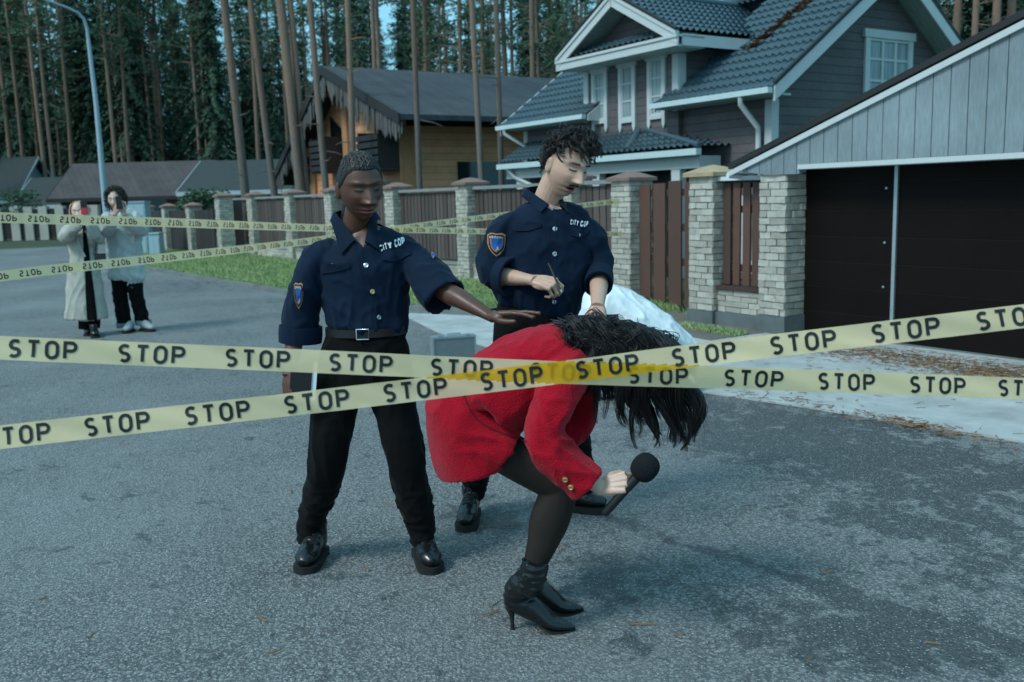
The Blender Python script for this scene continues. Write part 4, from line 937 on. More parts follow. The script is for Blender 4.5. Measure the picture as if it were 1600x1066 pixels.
# ---- text as short strokes (no font needed): unit letter cell 0..1 wide, 0..1 high (y up)
def arc(cx, cy, rx, ry, a0, a1, n=9): return [(cx+rx*math.cos(rad(a0+(a1-a0)*i/(n-1))), cy+ry*math.sin(rad(a0+(a1-a0)*i/(n-1)))) for i in range(n)]
GLYPH = {
 'S': [arc(.5, .75, .42, .25, 40, 270, 12)+arc(.5, .25, .42, .25, 90, -140, 12)[0:]],
 'T': [[(0, 1), (1, 1)], [(.5, 1), (.5, 0)]],
 'O': [[(.0, .68)]+arc(.5, .68, .5, .32, 180, 0, 13)+[(1, .32)]+arc(.5, .32, .5, .32, 0, -180, 13)+[(0, .68)]],
 'P': [[(0, 0), (0, 1), (.55, 1)]+arc(.6, .74, .40, .26, 90, -90, 10)+[(0, .48)]],
 'C': [[(.95, .25)]+arc(.5, .28, .5, .28, -20, -180, 8)+arc(.5, .72, .5, .28, 180, 20, 8)],
 'I': [[(.5, 1), (.5, 0)]], 'Y': [[(0, 1), (.5, .5)], [(1, 1), (.5, .5)], [(.5, .5), (.5, 0)]],
 'R': [[(0, 0), (0, 1), (.55, 1)]+arc(.6, .74, .40, .26, 90, -90, 10)+[(0, .48)], [(.5, .48), (1, 0)]], 'H': [[(0, 0), (0, 1)], [(1, 0), (1, 1)], [(0, .5), (1, .5)]],
}
def ribbon2d(pts, wd, ends=True):
    """polyline -> list of quads with mitred joints (2D)"""
    P = [np.array(p, float) for p in pts]; P = [p for i, p in enumerate(P) if i == 0 or np.linalg.norm(p-P[i-1]) > 1e-6]; n = len(P); L = []; R_ = []; closed = np.linalg.norm(P[0]-P[-1]) < 1e-4
    for i in range(n):
        a = P[i]-P[i-1] if i > 0 else (P[-1]-P[-2] if closed else P[1]-P[0]); c = P[i+1]-P[i] if i < n-1 else (P[1]-P[0] if closed else P[i]-P[i-1])
        a = a/np.linalg.norm(a); c = c/np.linalg.norm(c); na = np.array([-a[1], a[0]]); nc = np.array([-c[1], c[0]]); m_ = na+nc; m_ = m_/(np.linalg.norm(m_)+1e-9); s = wd/2/max(.5, m_@na); L.append(P[i]+m_*s); R_.append(P[i]-m_*s)
    return [(L[i], L[i+1], R_[i+1], R_[i]) for i in range(n-1)]
def word(txt, cw, ch, gap, wd):
    """quads (2D, metres or pixels) of a word in upright stroke letters"""
    q = []; x = 0
    for c in txt:
        w_ = cw*(.35 if c == 'I' else 1)
        if c != ' ':
            for s in GLYPH[c]: q += ribbon2d([(x+wd/2+(px_*(w_-wd)), wd/2+py_*(ch-wd)) for px_, py_ in s], wd)
        x += (w_ if c != ' ' else cw*.55)+gap
    return q, x-gap
# ---- head
FG = 1.2
def head_parts(c, yaw, pitch, roll, sc=1.0, jaw=1.0, nose=1.0, lip=1.0, mouth=0., nu=190, nv=170):
    Rm = np.array(Matrix.Rotation(rad(yaw), 3, 'Z') @ Matrix.Rotation(rad(pitch), 3, 'X') @ Matrix.Rotation(rad(roll), 3, 'Y'))
    V = []
    for i in range(nv+1):
        t = math.pi*i/nv
        for j in range(nu): a = 2*math.pi*j/nu; V.append((math.sin(t)*math.sin(a), -math.sin(t)*math.cos(a), math.cos(t)))
    V = np.array(V); x, y, z = V[:, 0]*.0745, V[:, 1]*.0935, V[:, 2]*.117
    x = np.sign(x)*np.abs(x)**.93*(.0745**.07)
    t = np.clip((-.015-z)/.10, 0, 1)
    x = x*(1-(.40-.1*(jaw-1))*t**1.4); y = np.where(y > 0, y*(1-.72*t), y*(1-.10*t)); y = np.where((y > 0), y*1.04, y)
    front = np.clip(-y/.03, 0, 1); f = np.zeros_like(x)
    def g(cx, cz, sx, sz, am):
        nonlocal f; f = f+am*np.exp(-((x-cx)/sx)**2/2-((z-cz)/sz)**2/2)
    nz = np.clip((.024-z)/.056, 0, 1); pr = (.003+.021*nz**1.2)*np.where(z < -.034, np.exp(-((z+.034)/.0055)**2/2), 1)*np.where(z > .024, np.exp(-((z-.024)/.012)**2/2), 1)
    f = f+nose*pr*np.exp(-(x/(.0075+.005*nz))**2/2)
    for s in (-1, 1):
        g(s*.0135*nose, -.033, .0065, .006, .009*nose); g(s*.031, .010, .016, .011, -.0125); g(s*.031, .008, .0115, .0075, .0095); g(s*.03, .030, .02, .006, .0065); g(s*.043, -.022, .017, .015, .0045); g(s*.05, -.075, .02, .02, .002*jaw)
    g(0, -.0585-.002*mouth, .019, .0045, .0065*lip); g(0, -.0725-.007*mouth, .0165, .0055, .0085*lip); g(0, -.0655-.003*mouth, .021, .0020+.003*mouth, -.0055-.011*mouth); g(0, -.0845-.005*mouth, .02, .006, -.003); g(0, -.101, .018, .011, .0065*jaw)
    y = y-f*front*FG
    H = np.stack([x, y, z], 1)*sc
    F_ = [(i*nu+j, (i+1)*nu+j, (i+1)*nu+(j+1) % nu, i*nu+(j+1) % nu) for i in range(nv) for j in range(nu)]
    b = MB(); b.add(H@Rm.T+c, F_)
    for s in (-1, 1):       # ears
        e = MB(); e.ball((0, 0, 0), (.009, .018, .031), 14, 10); P = np.array(e.v); P[:, 1] += -.25*P[:, 2]*.3; P = P+np.array([s*.074, .010, -.006]); P[:, 0] += s*.004*np.clip(P[:, 1]/.02, 0, 1); b.add(P*sc@Rm.T+c, e.f)
    return b, Rm
def local(V, c, Rm, sc): return (V-c)@Rm/sc
def face_cols(V, c, Rm, sc, skin, lips, brow, mouth=0., browamt=1., beard=0., beardcol=(.1, .08, .07)):
    L = local(V, c, Rm, sc); x, y, z = L[:, 0], L[:, 1], L[:, 2]; fr = (y < -.02).astype(float); near = (np.linalg.norm(L, axis=1) < .14).astype(float)
    col = np.tile(np.array(skin, float), (len(V), 1))
    def blend(mk, cc):
        nonlocal col; mk = np.clip(mk, 0, 1)[:, None]*fr[:, None]*near[:, None]; col = col*(1-mk)+np.array(cc)*mk
    def e(cx, cz, sx, sz): return np.exp(-((x-cx)/sx)**2/2-((z-cz)/sz)**2/2)
    blend(.35*(np.exp(-((np.abs(x)-.031)/.014)**2/2-((z+.006)/.008)**2/2)), mul(skin, .62)); blend(.3*np.exp(-(x/.02)**2/2-((z-.06)/.03)**2/2), mul(skin, 1.25)); blend(.35*np.exp(-(x/.012)**2/2-((z+.03)/.01)**2/2), mul(skin, 1.2))  # under-eye darkness, forehead and nose highlights painted into the skin colour
    if beard: blend(beard*np.clip((-.045-z)/.015, 0, 1)*np.clip((z+.125)/.02, 0, 1), beardcol)
    blend(1.3*e(0, -.0655-.004*mouth, .0155, .0075+.003*mouth), lips)
    if beard: blend(.8*np.exp(-((z+.0515+8*x*x)/.0032)**2/2)*np.clip((.025-np.abs(x))/.006, 0, 1), mul(brow, .6)); blend(.5*e(0, -.094, .009, .006), mul(brow, .8))
    for s in (-1, 1):
        ax = np.abs(x*s-.031); zc = .0335-6*(x*s-.026)**2
        blend(browamt*1.4*np.exp(-((z-zc)/.0035)**2/2)*np.clip((.022-ax)/.006, 0, 1), brow)
        zl = .0045+9*(x*s-.031)**2; blend(1.5*np.exp(-((z-zl)/.0021)**2/2)*np.clip((.0155-ax)/.003, 0, 1), mul(brow, .4))
        blend(.5*np.exp(-((z-.017-0*x)/.0014)**2/2)*np.clip((.014-ax)/.004, 0, 1), mul(skin, .5)); blend(.8*e(s*.007, -.0415, .0035, .002), mul(skin, .25))  # shade of lid crease and nostrils painted into the skin colour
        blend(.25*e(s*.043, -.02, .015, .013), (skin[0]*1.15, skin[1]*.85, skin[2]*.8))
    blend(1.5*np.exp(-((z+.0655+.003*mouth)/(.0013+.0032*mouth))**2/2)*np.clip((.020-np.abs(x))/.005, 0, 1), (.02, .008, .008)); return col
# ---- hand: wrist at origin, fingers +Y, back of hand +Z, thumb on side +X
def hand_mb(curls, spread=(8, 2, -3, -9), thumb=((.75, .62, -.25), (.35, .9, -.3), (.1, .95, -.3)), sc=1.0, fl=1.0):
    b = MB(); base = [(.029, .088, .0), (.010, .094, .002), (-.010, .090, .001), (-.028, .080, -.002)]
    ln = [(.042, .026, .021), (.046, .029, .022), (.043, .027, .021), (.034, .021, .019)]; rr = [.0088, .0090, .0085, .0076]
    for i in range(4):
        p = np.array(base[i]); b.tube([(base[i][0]*.45, -.005, 0), (base[i][0]*.8, .045, .003), p, p+np.array([0, .01, -.001])], [(.014, .015), (.0135, .0135), (.0112, .0112), (.0095, .0095)], 12, flat=(0, 0, 1))
        a = 0; sp = rad(spread[i]); pts = [p-np.array([0, .012, 0]), p]; r_ = [rr[i]*1.08, rr[i]*1.08]
        for k in range(3):
            a += rad(curls[i][k]); d = np.array([math.sin(sp)*math.cos(a), math.cos(sp)*math.cos(a), -math.sin(a)])
            m_ = pts[-1]+d*ln[i][k]*.5*fl; q = pts[-1]+d*ln[i][k]*fl; pts += [m_, q]; r_ += [rr[i]*(.93-.08*k), rr[i]*(1.0-.09*k)]
        b.tube(pts, r_, 12); b.ball(pts[-1], r_[-1]*1.0, 12, 8)
    b.ball((0, .05, -.004), (.036, .05, .013), 16, 10); b.ball((.022, .032, -.008), (.017, .032, .015), 14, 10); b.ball((-.024, .04, -.006), (.014, .035, .013), 14, 10)
    p = np.array([.022, .022, -.008]); pts = [p]; r_ = [.0145]; L = (.036, .032, .026)
    for k in range(3): d = nrm(thumb[k]); pts += [pts[-1]+d*L[k]*.5, pts[-1]+d*L[k]]; r_ += [.0122-.0012*k, .0112-.0012*k]
    b.tube(pts, r_, 12); b.ball(pts[-1], r_[-1], 12, 8); b.v = [tuple(np.array(v)*sc) for v in b.v]; return b
def place_hand(b, wrist, fdir, back, thumb_sign):
    """thumb_sign +1: thumb lies on the +X side where X = Y x Z"""
    Y = nrm(fdir); Z = np.array(back, float); Z = nrm(Z-Y*(Z@Y)); X = np.cross(Y, Z)*thumb_sign; P = np.array(b.v); b.v = [tuple(p) for p in P[:, :1]*X+P[:, 1:2]*Y+P[:, 2:]*Z+wrist]
    if thumb_sign < 0: b.f = [f[::-1] for f in b.f]
    return b
WR = 1.35
class Body:
    """one continuous skin mesh; colours carried in a colour attribute"""
    def __init__(s): s.v = []; s.f = []; s.c = []
    def add(s, V, F_, col):
        o = len(s.v); s.v += [tuple(p) for p in V]; s.f += [tuple(o+i for i in f) for f in F_]; col = np.array(col); s.c += [tuple(col)]*len(V) if col.ndim == 1 else [tuple(q) for q in col]
    def build(s, root, mat, name='body'):
        b = MB(); b.v = s.v; b.f = s.f; b.mi = [0]*len(s.f); o = part(root, name, b, mat, 180)
        at = o.data.color_attributes.new('tone', 'FLOAT_COLOR', 'POINT'); at.data.foreach_set('color', np.hstack([np.array(s.c), np.ones((len(s.c), 1))]).ravel().astype(np.float32)); return o
def skinmat(name, rough=.5, sss=.06):
    t = NT(name); a = t.n('ShaderNodeVertexColor', layer_name='tone'); f = t.noise(45, 4, .6)
    c = t.mix(1., a.outputs[0], t.mix(f, (.88, .86, .85), (1.1, 1.1, 1.1)), 'MULTIPLY')
    t.out(c, t.mapr(f, .3, .7, rough-.06, rough+.08), t.noise(320, 3), .12, .001, .45); t.b.inputs['Subsurface Weight'].default_value = sss; t.b.inputs['Subsurface Radius'].default_value = (.01, .004, .002); t.b.inputs['Subsurface Scale'].default_value = .4; return t.m
def cloth(name, c, rough=.9, weave=900, var=.18, sheen=.15, bump=.25, sc2=9, bd=.0012):
    t = NT(name); f = t.noise(sc2, 5, .6); g = t.noise(weave, 2, .5); col = t.mix(t.mapr(f, .3, .7), mul(c, 1-var), mul(c, 1+var)); t.out(t.mix(1., col, t.mix(g, (.8, .8, .8), (1.15, 1.15, 1.15)), 'MULTIPLY'), rough, g, bump, bd, .2)
    t.b.inputs['Sheen Weight'].default_value = sheen; t.b.inputs['Sheen Roughness'].default_value = .4; return t.m
def hairmat(name, c, rough=.42):
    t = NT(name); r = t.n('ShaderNodeNewGeometry').outputs['Random Per Island']; return t.out(t.mix(r, mul(c, .55), mul(c, 1.5)), rough, spec=.5)
def leather(name, c=(.007, .008, .009), rough=.16):
    t = NT(name); f = t.noise(14, 5, .6); return t.out(mul(c, 1), t.mapr(f, .3, .7, rough, rough+.22), t.noise(220, 4), .2, .0015, .5)
M['skin'] = skinmat('skin', .42); M['navy'] = cloth('navy_twill', (.0026, .0115, .0300), .85, 1200, .15, .04); M['black_cloth'] = cloth('black_trousers', (.0030, .0027, .0029), .95, 900, .2, .03)
M['boot'] = leather('black_boot_leather'); M['sole'] = plain('rubber_sole', (.012, .012, .012), .8, .2); M['belt'] = leather('black_belt', (.01, .01, .01), .35)
t = NT('silver_button'); M['silver'] = t.out((.62, .66, .68), .25, Metallic=.85); t = NT('gold_button'); M['gold'] = t.out((.72, .50, .22), .3, Metallic=.85)
M['white_print'] = plain('white_print', (.72, .74, .76), .8, .1); M['patch_yellow'] = plain('ochre_thread', (.50, .22, .06), .9, .2, 60); M['patch_blue'] = plain('blue_thread', (.02, .10, .32), .9, .2, 60); M['patch_grey'] = plain('grey_thread', (.35, .36, .38), .9, .2, 60); M['patch_navy'] = plain('dark_navy_thread', (.012, .018, .045), .9)
M['thread'] = plain('dark_seam', (.004, .010, .032), .9)
def shoe(root, toe, dr, L=.27, top=.15, w_=.048, name='boot', mat='boot', laces=True, lean=(0, 0), soleh=.03):
    """lace-up boot: toe tip on the ground, dr = direction the toe points"""
    d = nrm([dr[0], dr[1], 0]); s = np.array([-d[1], d[0], 0]); heel = np.array([toe[0], toe[1], 0])-d*L
    def Q(a, c, z): return heel+d*a*L+s*c+Zx*z
    b = MB(); limb(b, [(Q(.03, 0, .07), .04, .026), (Q(.15, 0, .075), .048, w_*.78), (Q(.4, 0, .082), .056, w_*.82), (Q(.62, 0, .068), .042, w_*.98), (Q(.84, 0, .058), .032, w_*.95), (Q(.98, 0, .047), .016, w_*.45)], Zx, 30, 20)
    limb(b, [(Q(.24, 0, .06), .05, .04), (Q(.25, 0, .11), .052, .042), (Q(.24, 0, top)+np.array([lean[0], lean[1], 0]), .052, .046)], -d, 14, 20)
    V, F_, E = remesh(b, .006, 5); V = wrinkle(V, F_, .0025, (30, 30, 60), 3, mask=lambda P: np.clip((P[:, 2]-.07)/.04, 0, 1)); ob = part(root, name, arr_mb(V, F_), M[mat], 180)
    b = MB(); k = 28; out = []
    for i in range(k):
        a = 2*math.pi*i/k; u = .5+.5*math.cos(a); wd = (w_+.006)*(.72+.28*min(1, max(0, (u-.25)/.4)))*(1 if u < .8 else math.sqrt(max(.0, 1-((u-.8)/.21)**2))); out.append((u*1.02-.005, wd*math.copysign(min(1, abs(math.sin(a))*1.9), math.sin(a))))
    b.add([Q(u, c, .0) for u, c in out]+[Q(u, c, soleh) for u, c in out], [tuple(range(k))[::-1], tuple(range(k, 2*k))]+[(i, (i+1) % k, k+(i+1) % k, k+i) for i in range(k)]); part(ob, 'sole', b, M['sole'], 50)
    if laces:
        bv = bvh_of(V, F_); b = MB()
        for i in range(5):
            z = .16-.02*i; a = .42+.055*i
            for sg in (-1, 1):
                P = []
                for t_ in np.linspace(-1, 1, 7):
                    h = bv.ray_cast(Vector(Q(a+.02*t_*sg, .026*t_, .3)), Vector((0, 0, -1)))
                    if h[0] is not None: P.append(np.array(h[0])+Zx*.002)
                if len(P) > 3: b.tube(P, .0028, 6)
        if b.v: part(ob, 'laces', b, M['belt'])
    return ob
# ------------------------------------------------------------------ braided officer with the raised hand
YB = 3.80
def K(x, y, Y=YB): return D(x, y, Y)
mp = YB/FPX
wc = thing('person', 'braided person in navy police shirt and black trousers, one arm held out palm down', 'person', (float(K(570, 560)[0]), 3.86, 0))
SK1 = (.098, .039, .023)
bd = Body(); hc = K(563, 293, 3.72); hsc = 1.12; hy = 27
b, Rm1 = head_parts(hc, hy, 12, -4, hsc, .85, 1.2, 1.5)
nb = K(552, 372, 3.80); limb(b, [(nb-Zx*.06, .06, .066), (nb, .054, .056), (hc+Rm1@np.array([0, .022, -.07])*hsc, .052, .052), (hc+Rm1@np.array([0, .02, -.02])*hsc, .05, .05)])
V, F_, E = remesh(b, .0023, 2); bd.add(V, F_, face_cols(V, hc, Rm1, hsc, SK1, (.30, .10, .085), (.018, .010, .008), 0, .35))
HV1, HF1 = V, F_
# arms + hands
b = MB(); el = K(693, 452, 3.66); wr = K(768, 495, 3.50)
limb(b, [(K(640, 400), .045, .045), (el, .043, .041), (el+(wr-el)*.4, .036, .040), (el+(wr-el)*.8, .024, .030), (wr, .019, .027), (wr+(wr-el)*.06, .018, .026)], Zx)
h = hand_mb([(12, 8, 5), (5, 6, 4), (2, 6, 4), (6, 8, 5)], (7, 2, -3, -10), ((.5, .75, -.45), (.2, .95, -.25), (.1, 1, -.1)), 1.0, 1.02)
fd = K(842, 487, 3.44)-K(768, 497, 3.50); place_hand(h, wr, fd, (-.05, .22, 1), 1); b.add(h.v, h.f)
V, F_, E = remesh(b, .0026, 4); bd.add(V, F_, SK1); armL = V
b = MB(); el = K(468, 486, 3.82); wr = K(452, 582, 3.70)
limb(b, [(K(490, 400), .045, .045), (el, .043, .043), (el+(wr-el)*.45, .037, .037), (wr, .021, .027), (wr+(wr-el)*.05, .02, .026)])
h = hand_mb([(35, 45, 30), (40, 48, 30), (45, 50, 30), (50, 50, 30)], (4, 1, -2, -5), ((.8, .5, -.5), (.4, .8, -.5), (.2, .9, -.5)), .98)
place_hand(h, wr, K(449, 640, 3.68)-K(452, 582, 3.70), (-.75, -.66, 0), -1); b.add(h.v, h.f); V, F_, E = remesh(b, .0026, 4); bd.add(V, F_, mul(SK1, 1.15))
b = MB(); limb(b, [(nb-Zx*.03, .05, .06), (K(566, 400), .07, .14), (K(570, 500), .08, .12), (K(571, 560), .09, .13)]); bd.add(b.v, b.f, SK1)
# shirt
b = MB()
limb(b, [(K(556, 356), .060, .068), (K(562, 370), .082, .120), (K(566, 388), .098, .182), (K(569, 420), .112, .192), (K(571, 455), .112, .178), (K(572, 490), .115, .170), (K(573, 508), .118, .165), (K(572, 521), .100, .150)], n=34, k=34)
limb(b, [(K(524, 390), .062, .05), (K(497, 404), .070, .058), (K(481, 440), .080, .068), (K(471, 480), .080, .072), (K(469, 512), .080, .075), (K(469, 535), .080, .078)], n=26, cavity=.05)
limb(b, [(K(622, 388), .070, .055), (K(647, 405, 3.78), .070, .063), (K(668, 430, 3.73), .080, .082), (K(684, 452, 3.68), .082, .088), (K(694, 466, 3.65), .082, .088)], n=24, cavity=.05)
V, F_, E = remesh(b, .0075, 10)
V = wrinkle(V, F_, .0085, (7, 7, 4.5), 2); V = wrinkle(V, F_, .004, (16, 16, 11), 9)
zb = K(572, 500)[2]; V = wrinkle(V, F_, .008, (22, 22, 4), 5, mask=lambda P: np.clip(1-np.abs(P[:, 2]-zb)/.13, 0, 1)*(np.abs(P[:, 0]-K(572, 500)[0]) < .2))
V = lap(V, E, 2); bv1 = bvh_of(V, F_); F_ = open_neck(V, F_, bd, SK1, [(528, 342), (545, 366), (567, 386), (587, 366), (603, 344), (585, 335), (545, 333)]); bd.build(wc, M['skin']); shirt = part(wc, 'shirt', arr_mb(V, F_), M['navy'], 180)
def ring_cuff(root, c, t, ru, rv, ref, h_, mat, name='cuff'):
    q = MB(); t = nrm(t); u = np.array(ref, float); u = nrm(u-t*(u@t)); v = np.cross(t, u); rows = []
    for (a, o) in ((-h_/2, .004), (-h_/2, .009), (0, .011), (h_/2, .009), (h_/2, -.002), (-h_/2+.005, -.003), (-h_/2, .004)):
        rows.append([c+t*a+(u*math.cos(g)*(ru+o)+v*math.sin(g)*(rv+o))*(1+.02*math.sin(3*g+1)) for g in np.linspace(0, 2*math.pi, 37)])
    q.grid(rows); return part(root, name, q, mat, 60)
ring_cuff(shirt, K(469, 522), K(469, 535)-K(470, 500), .080, .077, (0, -1, 0), .066, M['navy'])
def collar(root, bv, cp, name, mat, mirror_tip, back, off=.004):
    """cp: outline of one collar leaf in photo pixels"""
    q = MB(); vs = []
    for x, y, o in cp:
        h = hit(bv, x, y, o); vs.append(h[0] if h else None)
    if None not in [None if v is None else 1 for v in vs]:
        q.add(vs, [tuple(range(len(vs)))]); n = len(vs); q.add([v-nrm(ray(cp[i][0], cp[i][1]))*-.006 for i, v in enumerate(vs)], [tuple(range(n))[::-1]]); part(root, name, q, mat)
def collar_loft(root, pts_in, pts_out, mat, name='collar'):
    q = MB(); A = catmull(pts_in, 30); B = catmull(pts_out, 30); mid = (A+B)/2; rows = [A, A*.5+mid*.5+nrm([0, -.4, 1])*.004, mid+np.array([0, -.4, .4])*.006, B+np.array([0, -.6, 0])*.003, B+np.array([0, .5, -.3])*.006, A+np.array([0, .004, -.006]), A]
    q.grid([[r for r in row] for row in rows]); return part(root, name, q, mat, 70)
nk = nb
def around(c, ang, r, z): return np.array([c[0]+math.sin(ang)*r, c[1]-math.cos(ang)*r*.92, z])
zc_ = K(552, 352)[2]
# standing collar band around the neck, leaves falling onto the chest
def full_collar(root, ctr, zback, r, tipL, tipR, vL, vR, frontL, frontR, mat):
    ins = [vL]; outs = [tipL]
    for a in (-1.05, -1.7, -2.4, -math.pi, -3.9, -4.6, -5.2): ins.append(around(ctr, a, r, zback+.012*(-math.cos(a)))); outs.append(around(ctr, a, r+.024, zback-.036+.012*(-math.cos(a))))
    ins.append(vR); outs.append(tipR); return collar_loft(root, ins, outs, mat)
def sp(bv, x, y, o): h = hit(bv, x, y, o); return h[0]
full_collar(shirt, K(556, 352, 3.81), K(552, 331)[2], .078, sp(bv1, 535, 398, .010), sp(bv1, 595, 393, .010), sp(bv1, 556, 376, .012), sp(bv1, 571, 380, .012), 0, 0, M['navy'])
# dark skin-showing neck opening stays open between the leaves: pockets, placket, buttons, lettering
q = MB(); stroke(q, bv1, [(560, 378), (572, 430), (583, 470), (594, 514)], 1.2, .0025); stroke(q, bv1, [(553, 380), (564, 430), (575, 475), (585, 516)], .8, .0022); part(shirt, 'placket_seam', q, M['thread'])
def flap(root, bv, poly, mat, matedge):
    (x0, y0), (x1, y1), (x2, y2), (x3, y3), (x4, y4) = poly      # top left, top right, bottom right, bottom mid, bottom left
    f = lambda u, v: ((x0+(x1-x0)*u)*(1-v)+((x4+(x3-x4)*min(1, u*2)) if u < .5 else (x3+(x2-x3)*(u*2-1)))*v, (y0+(y1-y0)*u)*(1-v)+((y4+(y3-y4)*u*2) if u < .5 else (y3+(y2-y3)*(u*2-1)))*v)
    q = MB(); patchgrid(q, bv, f, 12, 5, .006); k = part(root, 'pocket_flap', q, mat, 60); q = MB(); stroke(q, bv, [f(0, 1), f(.25, 1), f(.5, 1)], .9, .0065); stroke(q, bv, [f(.5, 1), f(.75, 1), f(1, 1)], .9, .0065); stroke(q, bv, [f(0, 0), f(0, 1)], .7, .0065); stroke(q, bv, [f(1, 0), f(1, 1)], .7, .0065); stroke(q, bv, [f(0, 0), f(1, 0)], .8, .0065); part(k, 'stitching', q, matedge); return k
flap(shirt, bv1, [(502, 413), (545, 411), (546, 418), (524, 424), (503, 427)], M['navy'], M['thread'])
flap(shirt, bv1, [(594, 393), (640, 391), (642, 398), (618, 408), (597, 406)], M['navy'], M['thread'])
for (x, y, mm) in ((520, 415, 'silver'), (615, 397, 'silver'), (572, 415, 'silver'), (582, 456, 'gold'), (592, 496, 'silver'), (481, 374, 'silver'), (626, 353, 'silver')):
    q = MB(); button(q, bv1, x, y, .0098); 
    if q.v: part(shirt, 'button', q, M[mm], 50)
def lettering(root, bv, txt, x0, y0, x1, y1, ch, off=.007, italic=.1, wd=2.4):
    q, wdt = word(txt, 8, 10, 2.0, wd); L = np.hypot(x1-x0, y1-y0); d = np.array([x1-x0, y1-y0])/L; u = np.array([d[1], -d[0]]); k = L/wdt; b = MB()
    for quad in q: decal(b, bv, [tuple(np.array([x0, y0])+d*(p[0]*k+italic*p[1]*k)+u*p[1]*ch/10) for p in quad], off)
    if b.v: return part(root, 'chest_lettering', b, M['white_print'])
lettering(shirt, bv1, 'CITY COP', 594, 394, 633, 383, 11)
# epaulettes
q = MB(); patchgrid(q, bv1, lambda u, v: (478+(520-478)*u, 372+(350-372)*u+7*v), 10, 3, .006); 
if q.v: part(shirt, 'epaulette', q, M['navy'], 60)
q = MB(); patchgrid(q, bv1, lambda u, v: (600+(650-600)*u, 352+(374-352)*u-6*v+2), 10, 3, .006)
if q.v: part(shirt, 'epaulette', q, M['navy'], 60)
def shield(root, bv, cx, cy, w_, h_, text=True):
    out = [(-.5, -.42), (-.3, -.5), (0, -.46), (.3, -.5), (.5, -.42), (.5, -.05), (.42, .2), (.22, .4), (0, .52), (-.22, .4), (-.42, .2), (-.5, -.05)]
    def poly(k, o, mi):
        b = MB(); n = len(out); c = hit(bv, cx, cy, o)
        if c is None: return None
        vs = [c[0]]
        for x, y in out:
            h = hit(bv, cx+x*w_*k, cy+y*h_*k, o); 
            if h is None: return None
            vs.append(h[0])
        b.add(vs, [(0, 1+i, 1+(i+1) % n) for i in range(n)]); return b
    par = root
    for i, (k, o, mm) in enumerate(((1., .004, 'patch_yellow'), (.88, .0055, 'patch_navy'), (.66, .007, 'patch_yellow'), (.56, .0085, 'patch_blue'))):
        b = poly(k, o, 0)
        if b: par2 = part(par, 'arm_badge' if i == 0 else 'badge_field', b, M[mm]); par = par2 if i == 0 else par
    b = MB(); 
    for i, t_ in enumerate(np.linspace(-.3, .3, 6)): decal(b, bv, [(cx+(t_-.045)*w_, cy+(-.36+.3*t_*t_)*h_), (cx+(t_+.03)*w_, cy+(-.37+.3*t_*t_)*h_), (cx+(t_+.03)*w_, cy+(-.27+.3*t_*t_)*h_), (cx+(t_-.045)*w_, cy+(-.26+.3*t_*t_)*h_)], .009)
    decal(b, bv, [(cx-.02*w_, cy+.1*h_), (cx+.06*w_, cy+.1*h_), (cx+.09*w_, cy+.26*h_), (cx-.05*w_, cy+.26*h_)], .010)
    if b.v: part(par, 'badge_marks', b, M['patch_grey'])
shield(shirt, bv1, 467, 462, 13, 40)
shield(shirt, bv1, 676, 402, 7, 12)
# trousers, belt
b = MB()
limb(b, [(K(571, 500), .095, .142), (K(571, 520), .108, .160), (K(571, 548), .122, .182), (K(570, 585), .125, .188), (K(570, 610), .11, .175), (K(570, 625), .08, .12)], n=24, k=30)
limb(b, [(K(535, 560), .105, .095), (K(528, 600), .11, .098), (K(523, 645), .098, .092), (K(516, 690, 3.78), .088, .083), (K(511, 722, 3.79), .082, .080), (K(504, 760, 3.83), .078, .071), (K(492, 797, 3.88), .074, .058), (K(486, 822, 3.90), .078, .056), (K(483, 850, 3.90), .072, .052)], n=44)
limb(b, [(K(605, 560), .105, .095), (K(612, 600), .11, .098), (K(620, 645), .098, .088), (K(628, 685, 3.78), .088, .083), (K(636, 722, 3.77), .082, .078), (K(643, 760, 3.79), .078, .073), (K(652, 797, 3.82), .078, .070), (K(658, 822, 3.84), .080, .060), (K(660, 852, 3.84), .072, .052)], n=44)
V, F_, E = remesh(b, .0075, 8); z0 = K(500, 800)[2]
V = wrinkle(V, F_, .007, (8, 8, 3.5), 12); V = wrinkle(V, F_, .008, (9, 9, 22), 4, mask=lambda P: np.clip((.42-P[:, 2])/.2, 0, 1)); V = wrinkle(V, F_, .003, (16, 16, 9), 7); V = lap(V, E, 1)
tr = part(wc, 'trousers', arr_mb(V, F_), M['black_cloth'], 180); bvt = bvh_of(V, F_)
q = MB(); cb_ = K(572, 516); rows = []
for (dz, o) in ((-.016, .0), (-.016, .006), (.016, .006), (.016, .0)): rows.append([cb_+Zx*(dz)+np.array([math.sin(g)*(.158+o), -math.cos(g)*(.112+o), 0]) for g in np.linspace(0, 2*math.pi, 49)])
q.grid(rows); bel = part(tr, 'belt', q, M['belt'], 60)
q = MB(); bc = cb_+np.array([.005, -.124, .0]); q.tube([bc+np.array([x, 0, z]) for x, z in ((-.024, -.02), (.024, -.02), (.024, .02), (-.024, .02), (-.024, -.02))], .0032, 8); part(bel, 'buckle', q, M['silver'], 60)
# boots
shoe(wc, G(473, 899), (-.12, -1), .27, .16); shoe(wc, G(679, 899), (.35, -1), .27, .16)
